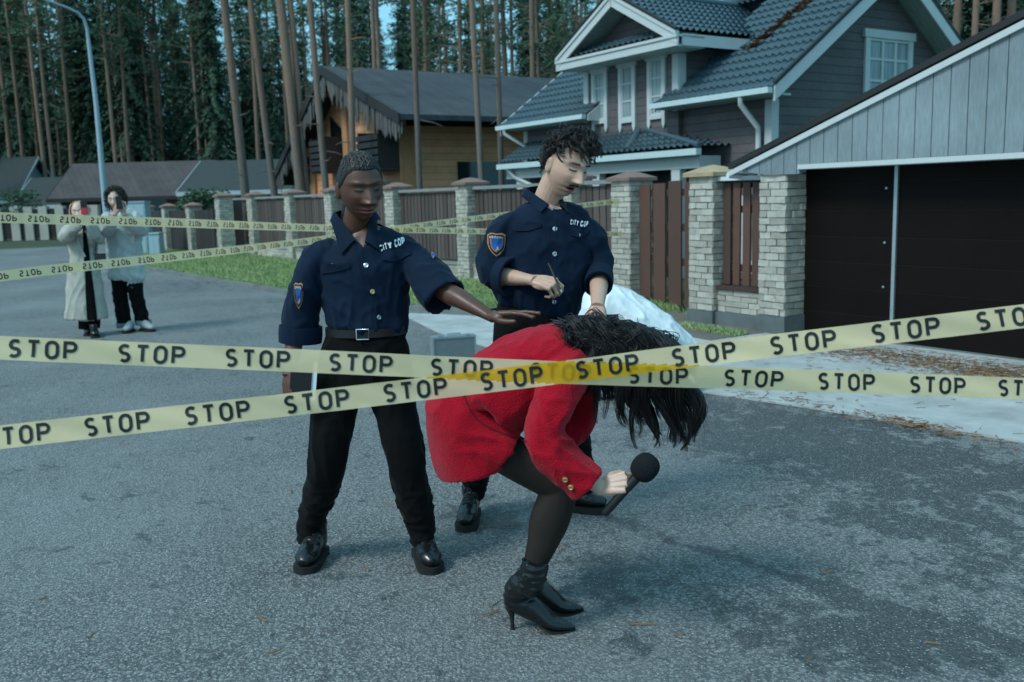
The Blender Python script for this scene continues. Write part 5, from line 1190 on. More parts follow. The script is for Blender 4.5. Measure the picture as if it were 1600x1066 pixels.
# hair: cornrows
M['black_hair'] = hairmat('black_hair', (.007, .006, .006), .62); M['scalp'] = plain('scalp', (.17, .12, .10), .5)
L = local(HV1, hc, Rm1, hsc); b = MB(); par_ = []
def skull(a, e, r=1.0):     # a: across (-1..1), e: 0 forehead .. 1 nape
    th = rad(-18+e*165); x = a*.072*(1-.12*abs(e-.5)); cx = math.sqrt(max(0, 1-(x/.078)**2)); y = -math.cos(th)*.096*cx; z = math.sin(th)*.115*cx+.012; p = np.array([x, y, z+.004])*r; return hc+Rm1@p*hsc
bvH = bvh_of(HV1, HF1); skull0 = skull
def skull(a, e, r=1.0):
    d = nrm(skull0(a, e)-hc); h = bvH.ray_cast(Vector(hc+d*.3), Vector(-d)); return (np.array(h[0]) if h[0] is not None else skull0(a, e))+d*((r-1)*.11+.001)
rows = [[skull(a, e+max(0, .14*a*a*(1-(e-.33)/.3)), 1.0+.05*min(1, (e-.33)/.12)) for a in np.linspace(-1.02, 1.02, 25)] for e in np.linspace(.33, .95, 18)]
b = MB(); Lh = local(HV1, hc, Rm1, hsc); Nh = normals(HV1, HF1); az_ = np.abs(np.arctan2(Lh[:, 0], -Lh[:, 1])); hl = np.interp(az_, [0, .6, .95, 1.2, 1.45, 1.75, 2.2, 3.2], [.074, .070, .054, .022, .004, -.012, -.060, -.074]); inr = (Lh[:, 2] > hl) & (np.linalg.norm(Lh, axis=1) < .135) & (np.abs(Lh[:, 0]) < .0785); lift = np.clip((Lh[:, 2]-hl)/.012, 0, 1)
fs = [f for f in HF1 if all(inr[v] for v in f)]; ids = sorted({v for f in fs for v in f}); mpp = {v: i for i, v in enumerate(ids)}; b.add(HV1[ids]+Nh[ids]*(.0012+.004*lift[ids])[:, None], [tuple(mpp[v] for v in f) for f in fs])
cap = part(wc, 'hair', b, M['black_hair'], 180)
for i in range(13):
    a = -1.0+2.0*i/12; pts = []; rr = []
    for j in range(44):
        e = (.31+.15*a*a)+(.65-.15*a*a)*j/43; pts.append(skull(a*(1-.3*max(0, e-.5)/.4), e, .985+.045*min(1, j/9))); rr.append(.0058+.0016*math.sin(j*1.9+i))
    q = MB(); q.tube(pts, rr, 8); part(cap, 'braid', q, M['black_hair'], 180)
for i in range(4):
    a = -.82+.95*i/3; pts = [skull(a+.085*(1 if j % 2 else -1), .34+.14*a*a+.05*j, 1.075) for j in range(8)]; q = MB(); q.tube(pts, .0017, 6); part(cap, 'parting', q, M['scalp'])
q = MB(); pn_ = hc+Rm1@np.array([0, .085, -.055])*hsc; q.tube([pn_, pn_+np.array([-.02, .03, -.03]), pn_+np.array([-.035, .02, -.08]), pn_+np.array([-.035, .0, -.12])], [.03, .034, .024, .008], 12); part(cap, 'bun', q, M['black_hair'], 180)
# notebook in the lowered hand
M['black_cover'] = plain('black_notebook_cover', (.012, .012, .013), .5); M['paper'] = plain('white_paper', (.7, .74, .76), .8, .05)
nbk = thing('notebook', 'black notebook held in the lowered hand of the braided officer', 'notebook', K(470, 640, 3.66))
o = K(451, 632, 3.66); ax = K(488, 628, 3.66)-o; up = K(455, 570, 3.66)-o
q = MB(); q.box(o, ax*.9, np.array([0, .004, 0]), up); q.box(o+np.array([0, .012, 0]), ax*.9, np.array([0, .004, 0]), up); part(nbk, 'cover', q, M['black_cover'])
q = MB(); q.box(o+np.array([.003, .0042, .004]), ax*1.08, np.array([0, .0075, 0]), up*.96); part(nbk, 'pages', q, M['paper'])
# ------------------------------------------------------------------ curly haired officer writing on a clipboard
YB = 4.32; SK2 = (.64, .385, .28)
mc = thing('person', 'curly haired person with a moustache in navy police shirt, looking down at a clipboard', 'person', (float(K(830, 520, YB)[0]), 4.45, 0))
def K2(x, y, Y=YB): return D(x, y, Y)
bd = Body(); hc2 = K2(885, 260, 4.22); hs2 = 1.13
b, Rm2 = head_parts(hc2, 34, 20, 8, hs2, 1.6, 1.12, .8, .7)
nb2 = K2(846, 338, 4.34); limb(b, [(nb2-Zx*.06, .07, .08), (nb2, .061, .064), (hc2+Rm2@np.array([0, .035, -.06])*hs2, .062, .062), (hc2+Rm2@np.array([0, .025, -.02])*hs2, .05, .05)])
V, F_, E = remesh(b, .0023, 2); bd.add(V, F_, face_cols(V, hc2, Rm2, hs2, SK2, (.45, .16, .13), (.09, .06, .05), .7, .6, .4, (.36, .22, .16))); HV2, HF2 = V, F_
b = MB(); el = K2(772, 430, 4.30); wr = K2(833, 438, 4.12)
limb(b, [(K2(780, 385), .05, .05), (el, .046, .044), (el+(wr-el)*.35, .040, .042), (el+(wr-el)*.8, .027, .033), (wr, .023, .030), (wr+(wr-el)*.06, .022, .029)], Zx)
h = hand_mb([(48, 55, 30), (58, 62, 35), (62, 66, 38), (64, 66, 40)], (5, 1, -2, -6), ((.55, .75, -.6), (.1, .9, -.65), (-.2, .9, -.5)), 1.05)
place_hand(h, wr, K2(882, 446, 4.06)-K2(833, 436, 4.12), (.0, -.62, .8), -1); b.add(h.v, h.f); V, F_, E = remesh(b, .0027, 3); bd.add(V, F_, mul(SK2, .95))
b = MB(); el = K2(937, 425, 4.34); wr = K2(934, 476, 4.08)
limb(b, [(K2(930, 390), .048, .048), (el, .045, .045), (el+(wr-el)*.4, .040, .042), (el+(wr-el)*.85, .026, .033), (wr, .022, .030), (wr+(wr-el)*.06, .021, .03)])
h = hand_mb([(28, 42, 25), (32, 46, 26), (34, 48, 28), (36, 46, 28)], (6, 1, -3, -8), ((.7, .6, -.6), (.4, .8, -.6), (.2, .9, -.4)), 1.05)
place_hand(h, wr, K2(933, 512, 4.04)-K2(934, 476, 4.08), (-.05, -1, .3), 1); b.add(h.v, h.f); V, F_, E = remesh(b, .0027, 3); bd.add(V, F_, mul(SK2, .9))
b = MB(); limb(b, [(nb2-Zx*.03, .06, .07), (K2(850, 365), .08, .15), (K2(845, 440), .09, .15), (K2(832, 520), .10, .14)]); bd.add(b.v, b.f, SK2)
b = MB()
limb(b, [(K2(846, 316), .066, .074), (K2(848, 330), .092, .165), (K2(850, 346), .108, .212), (K2(853, 378), .124, .222), (K2(850, 415), .126, .212), (K2(843, 450), .130, .202), (K2(838, 472), .134, .200), (K2(834, 486), .115, .178)], n=34, k=34)
limb(b, [(K2(808, 345), .07, .055), (K2(786, 360), .076, .066), (K2(772, 392), .086, .072), (K2(770, 418, 4.30), .080, .072), (K2(784, 430, 4.27), .076, .078), (K2(797, 433, 4.23), .076, .080)], n=28, cavity=.05)
limb(b, [(K2(902, 350), .07, .055), (K2(920, 364), .076, .062), (K2(933, 396, 4.34), .080, .062), (K2(937, 424, 4.31), .074, .058), (K2(935, 444, 4.24), .066, .052)], n=26, cavity=.04)
V, F_, E = remesh(b, .008, 9); V = wrinkle(V, F_, .0095, (7, 7, 4.5), 31); V = wrinkle(V, F_, .0045, (15, 15, 10), 19)
zb = K2(840, 462)[2]; V = wrinkle(V, F_, .010, (20, 20, 4), 5, mask=lambda P: np.clip(1-np.abs(P[:, 2]-zb)/.14, 0, 1)); V = lap(V, E, 2); bv2 = bvh_of(V, F_)
F_ = open_neck(V, F_, bd, SK2, [(836, 305), (848, 322), (862, 328), (882, 326), (888, 310), (870, 296)]); bd.build(mc, M['skin'])
sh2 = part(mc, 'shirt', arr_mb(V, F_), M['navy'], 180)
ring_cuff(sh2, K2(795, 432.5, 4.235), K2(797, 433, 4.23)-K2(780, 430, 4.28), .078, .082, Zx, .055, M['navy']); ring_cuff(sh2, K2(935.5, 438, 4.26), K2(935, 444, 4.24)-K2(937, 424, 4.31), .070, .056, (0, -1, 0), .06, M['navy'])
full_collar(sh2, K2(848, 310, 4.34), K2(848, 294)[2], .074, sp(bv2, 845, 333, .010), sp(bv2, 889, 335, .010), sp(bv2, 858, 322, .013), sp(bv2, 874, 325, .013), 0, 0, M['navy'])
q = MB(); stroke(q, bv2, [(868, 330), (868, 370), (867, 420), (866, 478)], 1.2, .003); stroke(q, bv2, [(858, 335), (857, 375), (857, 420), (856, 478)], .8, .0025); part(sh2, 'placket_seam', q, M['thread'])
flap(sh2, bv2, [(806, 347), (844, 348), (845, 354), (826, 361), (804, 360)], M['navy'], M['thread']); flap(sh2, bv2, [(890, 356), (919, 357), (919, 363), (905, 371), (890, 366)], M['navy'], M['thread'])
for (x, y) in ((826, 356), (903, 367), (867, 358), (866.5, 397), (866, 472), (867, 325), (803, 307)):
    q = MB(); button(q, bv2, x, y, .0105)
    if q.v: part(sh2, 'button', q, M['silver'], 50)
lettering(sh2, bv2, 'CITY COP', 889, 352, 917, 356, 9, wd=2.6)
q = MB(); patchgrid(q, bv2, lambda u, v: (786+(832-786)*u, 316+(296-316)*u+7*v), 10, 3, .006)
if q.v: part(sh2, 'epaulette', q, M['navy'], 60)
shield(sh2, bv2, 776, 382, 27, 36)
b = MB()
limb(b, [(K2(834, 468), .11, .16), (K2(834, 490), .12, .178), (K2(833, 520), .13, .186), (K2(832, 555), .13, .186), (K2(832, 580), .10, .15)], n=20, k=30)
limb(b, [(K2(806, 530), .11, .10), (K2(798, 570), .11, .10), (K2(782, 625, 4.28), .095, .09), (K2(765, 675, 4.28), .085, .08), (K2(750, 722, 4.36), .082, .072), (K2(743, 752, 4.40), .080, .062), (K2(741, 772, 4.42), .07, .055)], n=40)
limb(b, [(K2(860, 530), .11, .10), (K2(872, 570), .11, .10), (K2(886, 625, 4.36), .095, .09), (K2(897, 675, 4.40), .085, .08), (K2(904, 722, 4.44), .082, .070), (K2(908, 758, 4.46), .078, .060), (K2(909, 778, 4.46), .07, .055)], n=40)
V, F_, E = remesh(b, .008, 8); V = wrinkle(V, F_, .008, (8, 8, 3.5), 42); V = wrinkle(V, F_, .009, (9, 9, 22), 14, mask=lambda P: np.clip((.42-P[:, 2])/.2, 0, 1)); part(mc, 'trousers', arr_mb(V, F_), M['black_cloth'], 180)
shoe(mc, G(726, 833), (-.12, -1), .29, .16); shoe(mc, G(949, 801), (1, -.32), .29, .16)
# curly hair, eyebrows, moustache
M['brown_hair'] = hairmat('dark_brown_hair', (.022, .016, .013), .5)
rr = random.Random(4); b = MB()
def scalp2(az, el):       # az from the face forwards, el up
    p = np.array([math.sin(az)*math.cos(el)*.077, -math.cos(az)*math.cos(el)*.096+.004, math.sin(el)*.119]); return hc2+Rm2@p*hs2, nrm(Rm2@nrm(p*np.array([1, 1, .8])))
rows = []
for el in np.linspace(.06, 1.5, 12):
    row = []
    for az in np.linspace(-math.pi, math.pi, 33):
        lo = .86 if abs(az) < .9 else (.86-(abs(az)-.9)*.75 if abs(az) < 1.9 else -.15); e2 = lo+(1.55-lo)*(el-.06)/1.44; p, n = scalp2(az, e2); row.append(p+n*.008)
    rows.append(row)
b.grid(rows); 
for i in range(430):
    az = rr.uniform(-math.pi, math.pi); lo = .78 if abs(az) < .9 else (.78-(abs(az)-.9)*.66 if abs(az) < 1.95 else -.2); el = math.asin(rr.uniform(math.sin(lo), 1)); p, n = scalp2(az, el)
    top = max(0, math.sin(el)); L = rr.uniform(.05, .10)*(.35+.8*top); side = Rm2@np.array([rr.choice((-1, 1))*.5+.3, -.5*rr.random(), -.25]); t_ = nrm(n*1.0+side*rr.uniform(.2, 1.1)*top+np.array([rr.gauss(0, .3), rr.gauss(0, .3), rr.gauss(0, .3)])); u = nrm(np.cross(t_, [rr.gauss(0, 1), rr.gauss(0, 1), rr.gauss(0, 1)])); v = np.cross(t_, u); R_ = rr.uniform(.008, .018); ph = rr.random()*6.28; tn = rr.uniform(.45, 1.05)
    for q_ in range(7):
        o = np.array([rr.gauss(0, 1), rr.gauss(0, 1), rr.gauss(0, 1)])*.0032; pts = []; dph = rr.gauss(0, .18); r0 = rr.uniform(.0009, .0017)
        for k in range(10):
            s = k/9; a = ph+dph+6.28*tn*s; pts.append(p+o*(1.2-.6*s)-n*.003+t_*L*math.sin(min(1, s*1.1)*1.5)*.85+(u*math.cos(a)+v*math.sin(a))*R_*min(1, s*3)-Zx*.035*s*s)
        b.tube(pts, [r0*(1-.6*k/9) for k in range(10)], 4)
hair = part(mc, 'hair', b, M['brown_hair'], 180)
bvh2 = bvh_of(HV2, HF2)
def facehair(name, spots, ln, r0, root):
    b = MB()
    for (x, z, dx, dz) in spots:
        o = hc2+Rm2@np.array([x, -.2, z])*hs2; h = bvh2.ray_cast(Vector(o), Vector(Rm2@np.array([0, 1., 0])))
        if h[0] is None: continue
        p = np.array(h[0]); d = nrm(Rm2@np.array([dx, -.35, dz])); b.tube([p, p+d*ln*.6, p+d*ln-(Rm2@np.array([0, -1, 0]))*.0005], [r0, r0*.9, r0*.3], 4)
    part(root, name, b, M['brown_hair'])
facehair('moustache', [(sg*rr.uniform(.002, .023), -.0495-rr.random()*.004, sg*.8, -.5) for i in range(95) for sg in (-1, 1)], .0065, .0007, mc)
for s in (-1, 1): facehair('eyebrow', [(s*rr.uniform(.014, .044), .032+rr.uniform(-.002, .002), s*.9, .1) for i in range(40)], .008, .0006, mc)
# pen and clipboard
pen = thing('pen', 'slim black pen held in the writing hand of the curly haired officer', 'pen', K2(868, 440, 4.05))
q = MB(); a, c = K2(857, 412, 4.10), K2(878, 458, 4.02); q.tube([a, a+(c-a)*.1, a+(c-a)*.9], [.0045, .0048, .0045], 10); part(pen, 'barrel', q, M['black_cover'], 50); q = MB(); q.tube([a+(c-a)*.9, c], [.0042, .0008], 10); part(pen, 'tip', q, M['silver'], 50)
clip = thing('clipboard', 'black clipboard gripped in the lower hand of the curly haired officer', 'clipboard', K2(925, 520, 4.05))
a = K2(884, 493, 4.02); dx_ = K2(966, 491, 4.08)-a; dn_ = np.array([.02, -.12, -.27]); nn_ = nrm(np.cross(dx_, dn_)); nn_ = nn_ if nn_[1] < 0 else -nn_
q = MB(); q.box(a, dx_, dn_, -nn_*.006); part(clip, 'board', q, M['black_cover']); q = MB(); q.box(a+dx_*.06+dn_*.05-nn_*.0065, dx_*.88, dn_*.93, -nn_*.002); part(clip, 'paper', q, M['paper'])
# ------------------------------------------------------------------ person in the red suit, bent double with a microphone
YR = 3.22
def KR(x, y, Y=YR): return D(x, y, Y)
M['red'] = cloth('red_boucle', (.40, .0022, .015), .95, 210, .16, .10, 1.0, 30, .006); M['tights'] = cloth('sheer_black_tights', (.026, .019, .016), .6, 700, .2, .0)
tn_ = M['tights'].node_tree; tpb = tn_.nodes.new('ShaderNodeBsdfTransparent'); msh = tn_.nodes.new('ShaderNodeMixShader'); msh.inputs[0].default_value = .09; tn_.links.new(tn_.nodes['Principled BSDF'].outputs[0], msh.inputs[1]); tn_.links.new(tpb.outputs[0], msh.inputs[2]); tn_.links.new(msh.outputs[0], tn_.nodes['Material Output'].inputs[0])
rw = thing('person', 'dark haired person in a red skirt suit bent over with a microphone', 'person', (float(G(850, 985)[0]), 3.25, 0))
SK3 = (.64, .42, .33); bd = Body(); cam_ = (0, -1, 0)
hc3 = KR(1000, 556, 3.24); hz = nrm([.86, -.05, -.42]); hf = nrm(np.array([-.35, -.05, -.93])); hf = nrm(hf-hz*(hf@hz)); Rm3 = np.stack([np.cross(-hf, hz), -hf, hz], 1)
b, _ = head_parts(np.zeros(3), 0, 0, 0, 1.02, .9, 1, 1, 0, 90, 80); Hd = np.array(b.v)@Rm3.T+hc3; b.v = [tuple(p) for p in Hd]
limb(b, [(KR(905, 560, 3.26), .06, .055), (KR(935, 556, 3.25), .052, .052), (hc3-hz*.06-hf*.02, .05, .05), (hc3-hz*.02, .05, .05)], cam_)
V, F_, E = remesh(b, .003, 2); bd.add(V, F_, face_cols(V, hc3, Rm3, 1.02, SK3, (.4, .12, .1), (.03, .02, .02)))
YA = 3.02; b = MB(); el = KR(850, 686, 3.0); wr = KR(938, 762, 2.96)
limb(b, [(el, .045, .045), (el+(wr-el)*.5, .036, .036), (el+(wr-el)*.85, .024, .029), (wr, .020, .026), (wr+(wr-el)*.05, .02, .026)], cam_)
sA_, sB_ = KR(944, 803, 2.93), KR(1004, 735, 2.93); sd_ = nrm(sB_-sA_)
Yh = nrm(KR(990, 752, 2.92)-KR(938, 764, 2.96)); Zh = nrm(np.array([-.25, -.78, .55])); Zh = nrm(Zh-Yh*(Zh@Yh))
h = hand_mb([(62, 88, 52), (68, 92, 56), (72, 94, 58), (74, 92, 58)], (4, 1, -2, -4), ((.75, .55, -.55), (.25, .62, -.75), (-.15, .5, -.85)), .94)
place_hand(h, wr, Yh, Zh, -1); b.add(h.v, h.f); V, F_, E = remesh(b, .0025, 3); bd.add(V, F_, SK3)
b = MB()          # legs (skin under the tights) and the trunk
def leg(b, dY, dx=0, dy=0, g=0.):
    limb(b, [(KR(752+dx, 682+dy, YR+dY*.8), .055+g, .055+g), (KR(778+dx, 698+dy, YR+dY*.95), .068+g, .066+g), (KR(806+dx, 715+dy, YR+dY*1.1), .073+g, .070+g), (KR(858+dx, 745+dy, YR+dY*1.2), .062+g, .066+g), (KR(876+dx*.8, 759+dy, YR+dY*1.2), .056+g, .060+g), (KR(870+dx*.6, 780+dy*.5, YR+dY*1.2), .056+g, .064+g), (KR(858+dx*.5, 815, YR+dY*1.2), .056+g, .066+g), (KR(849+dx*.5, 845, YR+dY*1.25), .044+g, .053+g), (KR(837+dx*.5, 880, YR+dY*1.3), .034+g, .038+g), (KR(829+dx*.5, 912, YR+dY*1.3), .022+g, .024+g)], cam_, 40, 22)
leg(b, -.078); leg(b, .10, -4, 2); limb(b, [(KR(735, 668), .14, .12), (KR(770, 620), .13, .12), (KR(830, 580), .13, .11), (KR(890, 562), .13, .09), (KR(912, 560), .08, .06)], cam_); bd.add(b.v, b.f, SK3); bd.build(rw, M['skin'])
b = MB(); leg(b, -.078, 0, 0, .002); leg(b, .10, -4, 2, .002); V, F_, E = remesh(b, .0055, 4); tg = part(rw, 'tights', arr_mb(V, F_), M['tights'], 180)
# skirt
b = MB(); limb(b, [(KR(735, 650), .18, .13), (KR(768, 676), .195, .118), (KR(794, 694), .198, .106)], cam_, 20, 36, .05, .012)
limb(b, [(KR(795, 605), .10, .08), (KR(760, 617), .14, .118), (KR(736, 642), .178, .154), (KR(738, 680), .182, .150), (KR(744, 705), .182, .152), (KR(751, 726), .178, .152)], cam_, 30, 36, .06, .012)
V, F_, E = remesh(b, .0075, 9)
def crease(P0, n, w_, amp): return lambda P: 0
V = wrinkle(V, F_, .007, (6, 6, 5), 51); V = wrinkle(V, F_, .012, (5, 9, 13), 54, mask=lambda P: np.clip(1-np.linalg.norm(P-KR(770, 668, 3.05), axis=1)/.2, 0, 1)); V = lap(V, E, 2); SKV, SKF = V, F_; part(rw, 'skirt', arr_mb(V, F_), M['red'], 180)
# jacket with its near sleeve
b = MB()
limb(b, [(KR(764, 626), .150, .142), (KR(768, 622), .200, .158), (KR(800, 598), .188, .148), (KR(832, 577), .180, .142), (KR(868, 563), .190, .126), (KR(895, 561), .176, .104), (KR(914, 559), .120, .078), (KR(930, 557), .075, .062)], cam_, 36, 36, 0)
limb(b, [(KR(888, 570, 3.12), .085, .085), (KR(878, 598, 3.04), .078, .074), (KR(864, 636, 2.99), .074, .067), (KR(852, 672, 2.97), .072, .064), (KR(858, 698, 2.96), .072, .066), (KR(878, 722, 2.955), .071, .068), (KR(900, 743, 2.955), .070, .068), (KR(918, 759, 2.955), .070, .069)], cam_, 40, 24, .05)
limb(b, [(KR(900, 570, 3.36), .08, .08), (KR(908, 610, 3.42), .072, .066), (KR(908, 650, 3.42), .068, .062), (KR(884, 682, 3.38), .066, .062), (KR(856, 700, 3.34), .062, .06)], cam_, 26, 20)
V, F_, E = remesh(b, .0075, 9); V = wrinkle(V, F_, .006, (6, 6, 6), 61); ec = KR(872, 680, 2.92)
V = wrinkle(V, F_, .013, (16, 8, 8), 66, mask=lambda P: np.clip(1-np.linalg.norm(P-ec, axis=1)/.16, 0, 1), rot=Matrix.Rotation(rad(40), 3, 'Y')); V = wrinkle(V, F_, .0035, (14, 14, 14), 68); V = lap(V, E, 2)
jk = part(rw, 'jacket', arr_mb(V, F_), M['red'], 180); bv3 = bvh_of(V, F_)
M['red_seam'] = plain('dark_red_seam', (.10, .003, .008), .95)
q = MB(); P0 = [KR(726, 606, 3.04), KR(733, 636, 3.015), KR(752, 661, 3.005), KR(786, 678, 3.0), KR(824, 690, 3.0)]
bvj = BVHTree.FromPolygons([tuple(p) for p in np.vstack([V, SKV])], list(F_)+[tuple(len(V)+i for i in f) for f in SKF]); stroke(q, bvj, [(722, 606), (733, 638), (752, 661), (786, 678), (824, 690)], 2.2, .0025, 0, 30); part(jk, 'hem', q, M['red_seam']); q = MB(); stroke(q, bv3, [(727, 622), (738, 643), (752, 661)], 1.6, .002); stroke(q, bv3, [(905, 560), (893, 590), (896, 625)], 1.0, .002, 0, 14); part(jk, 'seam', q, M['red_seam'])
for (x, y) in ((883, 749), (892, 761)):
    q = MB(); button(q, bv3, x, y, .0095, 0, .006); 
    if q.v: part(jk, 'button', q, M['gold'], 50)
# heeled ankle boots
def heel_boot(gtoe, dr, shaft, top, name='boot'):
    d = nrm([dr[0], dr[1], 0]); s = np.array([-d[1], d[0], 0]); L = .235; heel = np.array([gtoe[0], gtoe[1], 0])-d*L
    def Q(a, z, c=0): return heel+d*a*L+s*c+Zx*z
    b = MB(); limb(b, [(Q(-.02, .100), .030, .026), (Q(.10, .105), .040, .034), (Q(.30, .088), .044, .035), (Q(.50, .056), .036, .038), (Q(.66, .032), .024, .041), (Q(.82, .021), .0165, .030), (Q(.93, .015), .011, .015), (Q(1.0, .011), .006, .004)], Zx, 34, 20)
    limb(b, [(Q(.06, .085), .030, .030), (Q(.12, .13), .045, .038), (.5*(Q(.13, .16)+shaft), .049, .046), (shaft, .047, .048), (top, .046, .046)], -d, 20, 22)
    V, F_, E = remesh(b, .005, 4); V = wrinkle(V, F_, .0055, (16, 16, 42), 7, mask=lambda P: np.clip((P[:, 2]-.09)/.05, 0, 1)); V = lap(V, E, 1); o = part(rw, name, arr_mb(V, F_), M['boot'], 180)
    q = MB(); q.tube([Q(.02, .085), Q(.05, .05), Q(.055, .02), Q(.055, .0)], [(.016, .018), (.009, .009), (.006, .006), (.0075, .0075)], 12); part(o, 'heel', q, M['sole'], 60)
    q = MB(); A = []; Bv = []
    for a, z, wd in ((.45, .028, .026), (.55, .014, .033), (.66, .002, .039), (.8, .0, .031), (.92, .001, .016), (1.0, .004, .004)): A.append(Q(a, z, wd)); Bv.append(Q(a, z, -wd))
    q.grid([A, Bv]); q.grid([[p+Zx*.006 for p in A], [p+Zx*.006 for p in Bv]]); q.grid([A, [p+Zx*.006 for p in A]]); q.grid([Bv, [p+Zx*.006 for p in Bv]]); part(o, 'sole', q, M['sole']); return o
heel_boot(G(899, 986), (1, -.12), KR(831, 908, 3.105), KR(836, 877, 3.10)); heel_boot(G(912, 956), (1, .05), KR(832, 908, 3.36), KR(835, 882, 3.355))
# long wavy hair thrown forward
M['long_hair'] = hairmat('black_wavy_hair', (.013, .010, .010), .38)
rr = random.Random(8); b = MB()
U_ = [(868, 506), (888, 499), (915, 497), (948, 501), (985, 505), (1018, 515), (1044, 536), (1056, 562)]; E_ = [(925, 575), (936, 620), (952, 655), (984, 658), (1008, 700), (1040, 690), (1072, 706), (1092, 700)]
Uc = catmull(U_, 101); Ec = catmull(E_, 101)
sk_ = MB(); sk_.ball(hc3+hz*.0, (.112, .10, .105), 24, 16); limb(sk_, [(KR(890, 528, 3.2), .07, .05), (KR(930, 532, 3.22), .085, .065), (hc3, .09, .09)], cam_, 16, 18); Vs, Fs, Es = remesh(sk_, .008, 3); cap3 = part(rw, 'hair', arr_mb(Vs, Fs), M['long_hair'], 180)
def lock(t_, te, side, dp, ln, n, spread, r0, wave):
    u0 = Uc[int(min(1, max(0, t_))*100)]; e0 = Ec[int(min(1, max(0, te))*100)]
    G_ = [np.array([u0[0]+rr.gauss(0, 4), u0[1]+3+8*dp, YR+side*.02]), np.array([u0[0]*.74+e0[0]*.26+rr.gauss(0, 8)+8, u0[1]+(e0[1]-u0[1])*.2*ln+rr.gauss(0, 5), YR+side*(.06+.07*dp)]), np.array([u0[0]*.4+e0[0]*.6+rr.gauss(0, 9), u0[1]+(e0[1]-u0[1])*.58*ln, YR+side*(.06+.07*dp)]), np.array([e0[0]+rr.gauss(0, 6)+(1-ln)*-10, u0[1]+(e0[1]-u0[1])*ln, YR+side*(.03+.06*rr.random())])]
    g = catmull(G_, 26); ph = 7*t_+rr.gauss(0, .55); fq = 1.55+rr.gauss(0, .16); ph2 = rr.random()*6.28
    base = [KR(*g[k])+np.array([math.sin(ph+6.28*fq*k/25), .7*math.cos(ph+6.28*fq*k/25), .35*math.sin(ph2+6.28*fq*k/25)])*wave*min(1, k/12) for k in range(26)]
    for q in range(n):
        o = np.array([rr.gauss(0, 1), rr.gauss(0, 1), rr.gauss(0, .6)])*spread; p2 = rr.random()*6.28; cut = 26 if rr.random() < .7 else rr.randint(19, 25); rq = r0*rr.uniform(.6, 1.3)
        b.tube([base[k]+o*(1.15-.85*(k/25)**1.2)*(1+.25*math.sin(p2+k*.35)) for k in range(cut)], [rq*(1 if k < cut-7 else (cut-k)/7+.05) for k in range(cut)], 4, flat=(0, -1, 0))
for i in range(46): t_ = rr.random(); lock(t_, t_+rr.gauss(0, .07)+(.12 if t_ < .35 else 0), rr.choice((-1, -1, 1)), rr.random()*.6, rr.uniform(.4, .78), 24, .013, .0015, .012)
for i in range(70):
    t_ = rr.random()**.85; te = t_+rr.gauss(0, .05)+(.1 if t_ < .35 else 0); lock(t_, te, rr.choice((-1, -1, -1, 1)), rr.uniform(.3, 1), rr.uniform(.72, 1.04), 26, .0115, .0012, rr.uniform(.016, .030))
for i in range(40): t_ = rr.random(); lock(t_, t_+rr.gauss(0, .1), -1, 1.1, rr.uniform(.6, 1.1), 3, .009, .0008, .026)
for i in range(40):      # loose waves over the nape and the collar
    x = rr.uniform(868, 960); y = np.interp(x, [868, 905, 960], [510, 503, 508])+rr.uniform(0, 30); sg = rr.uniform(-1, 1); g = catmull([KR(x, y-3, YR-.1*rr.random()), KR(x+22, y+rr.gauss(0, 8), YR-.14*rr.random()), KR(x+52, y+12+rr.gauss(0, 9), YR-.14), KR(x+80, y+40+rr.gauss(0, 9), YR-.13)], 18)
    for q in range(14): o = np.array([rr.gauss(0, 1), rr.gauss(0, 1), rr.gauss(0, 1)])*.007; b.tube([g[k]+o+np.array([0, 0, .009*math.sin(k*.7+i)]) for k in range(18)], [.0012*(1 if 3 < k < 14 else .5) for k in range(18)], 4)
part(cap3, 'strands', b, M['long_hair'], 180)
# microphone
M['foam'] = plain('black_foam', (.010, .012, .014), .95, .3, 40, .8, 160, .2, .006)
mic = thing('microphone', 'black handheld microphone with a round foam windshield gripped by the person in red', 'microphone', sA_)
q = MB(); q.tube([sA_, sA_+sd_*.006, sA_+sd_*.11, sB_], [.011, .0135, .0150, .019], 18); part(mic, 'handle', q, M['black_cover'], 50)
q = MB(); q.tube([sA_-sd_*.004, sA_+sd_*.002], [.008, .0125], 16); part(mic, 'end_cap', q, M['belt'], 50)
sph = MB(); sph.ball((0, 0, 0), 1, 36, 24); P = np.array(sph.v); x = nrm(np.cross(sd_, [0, 1, 0])); y = np.cross(sd_, x); fc = sB_+sd_*.012; Pl = np.sign(P)*np.abs(P)**.86; V = fc+(Pl[:, :1]*x*.043+Pl[:, 1:2]*y*.043+Pl[:, 2:]*sd_*.047); sph.v = [tuple(p) for p in V]; part(mic, 'windshield', sph, M['foam'], 180)
# ------------------------------------------------------------------ the two people filming with telephones, and the white sheet
M['beige'] = cloth('beige_trench', (.42, .40, .345), .9, 300, .12, .05); M['white_coat'] = cloth('off_white_coat', (.44, .46, .45), .8, 200, .1, .05); M['blonde'] = hairmat('blonde_hair', (.42, .29, .16), .5); M['denim'] = cloth('pale_denim', (.16, .24, .27), .9); M['white_shoe'] = plain('white_shoe', (.34, .36, .35), .7, .15); M['phone_red'] = plain('red_phone_case', (.45, .03, .04), .4); M['phone_black'] = plain('black_phone', (.012, .012, .014), .3)
def simple_hand(wrist, fd, back, sg, sc=1.0):
    h = hand_mb([(45, 55, 30)]*4, (5, 1, -2, -6), ((.6, .7, -.5), (.2, .9, -.4), (.1, .9, -.4)), sc); return place_hand(h, wrist, fd, back, sg)
Ya = 11.42
def KA(x, y, Y=Ya): return D(x, y, Y)
p1 = thing('person', 'blonde person in an open long beige trench coat filming with a phone', 'person', (float(KA(140, 520)[0]), Ya+.1, 0))
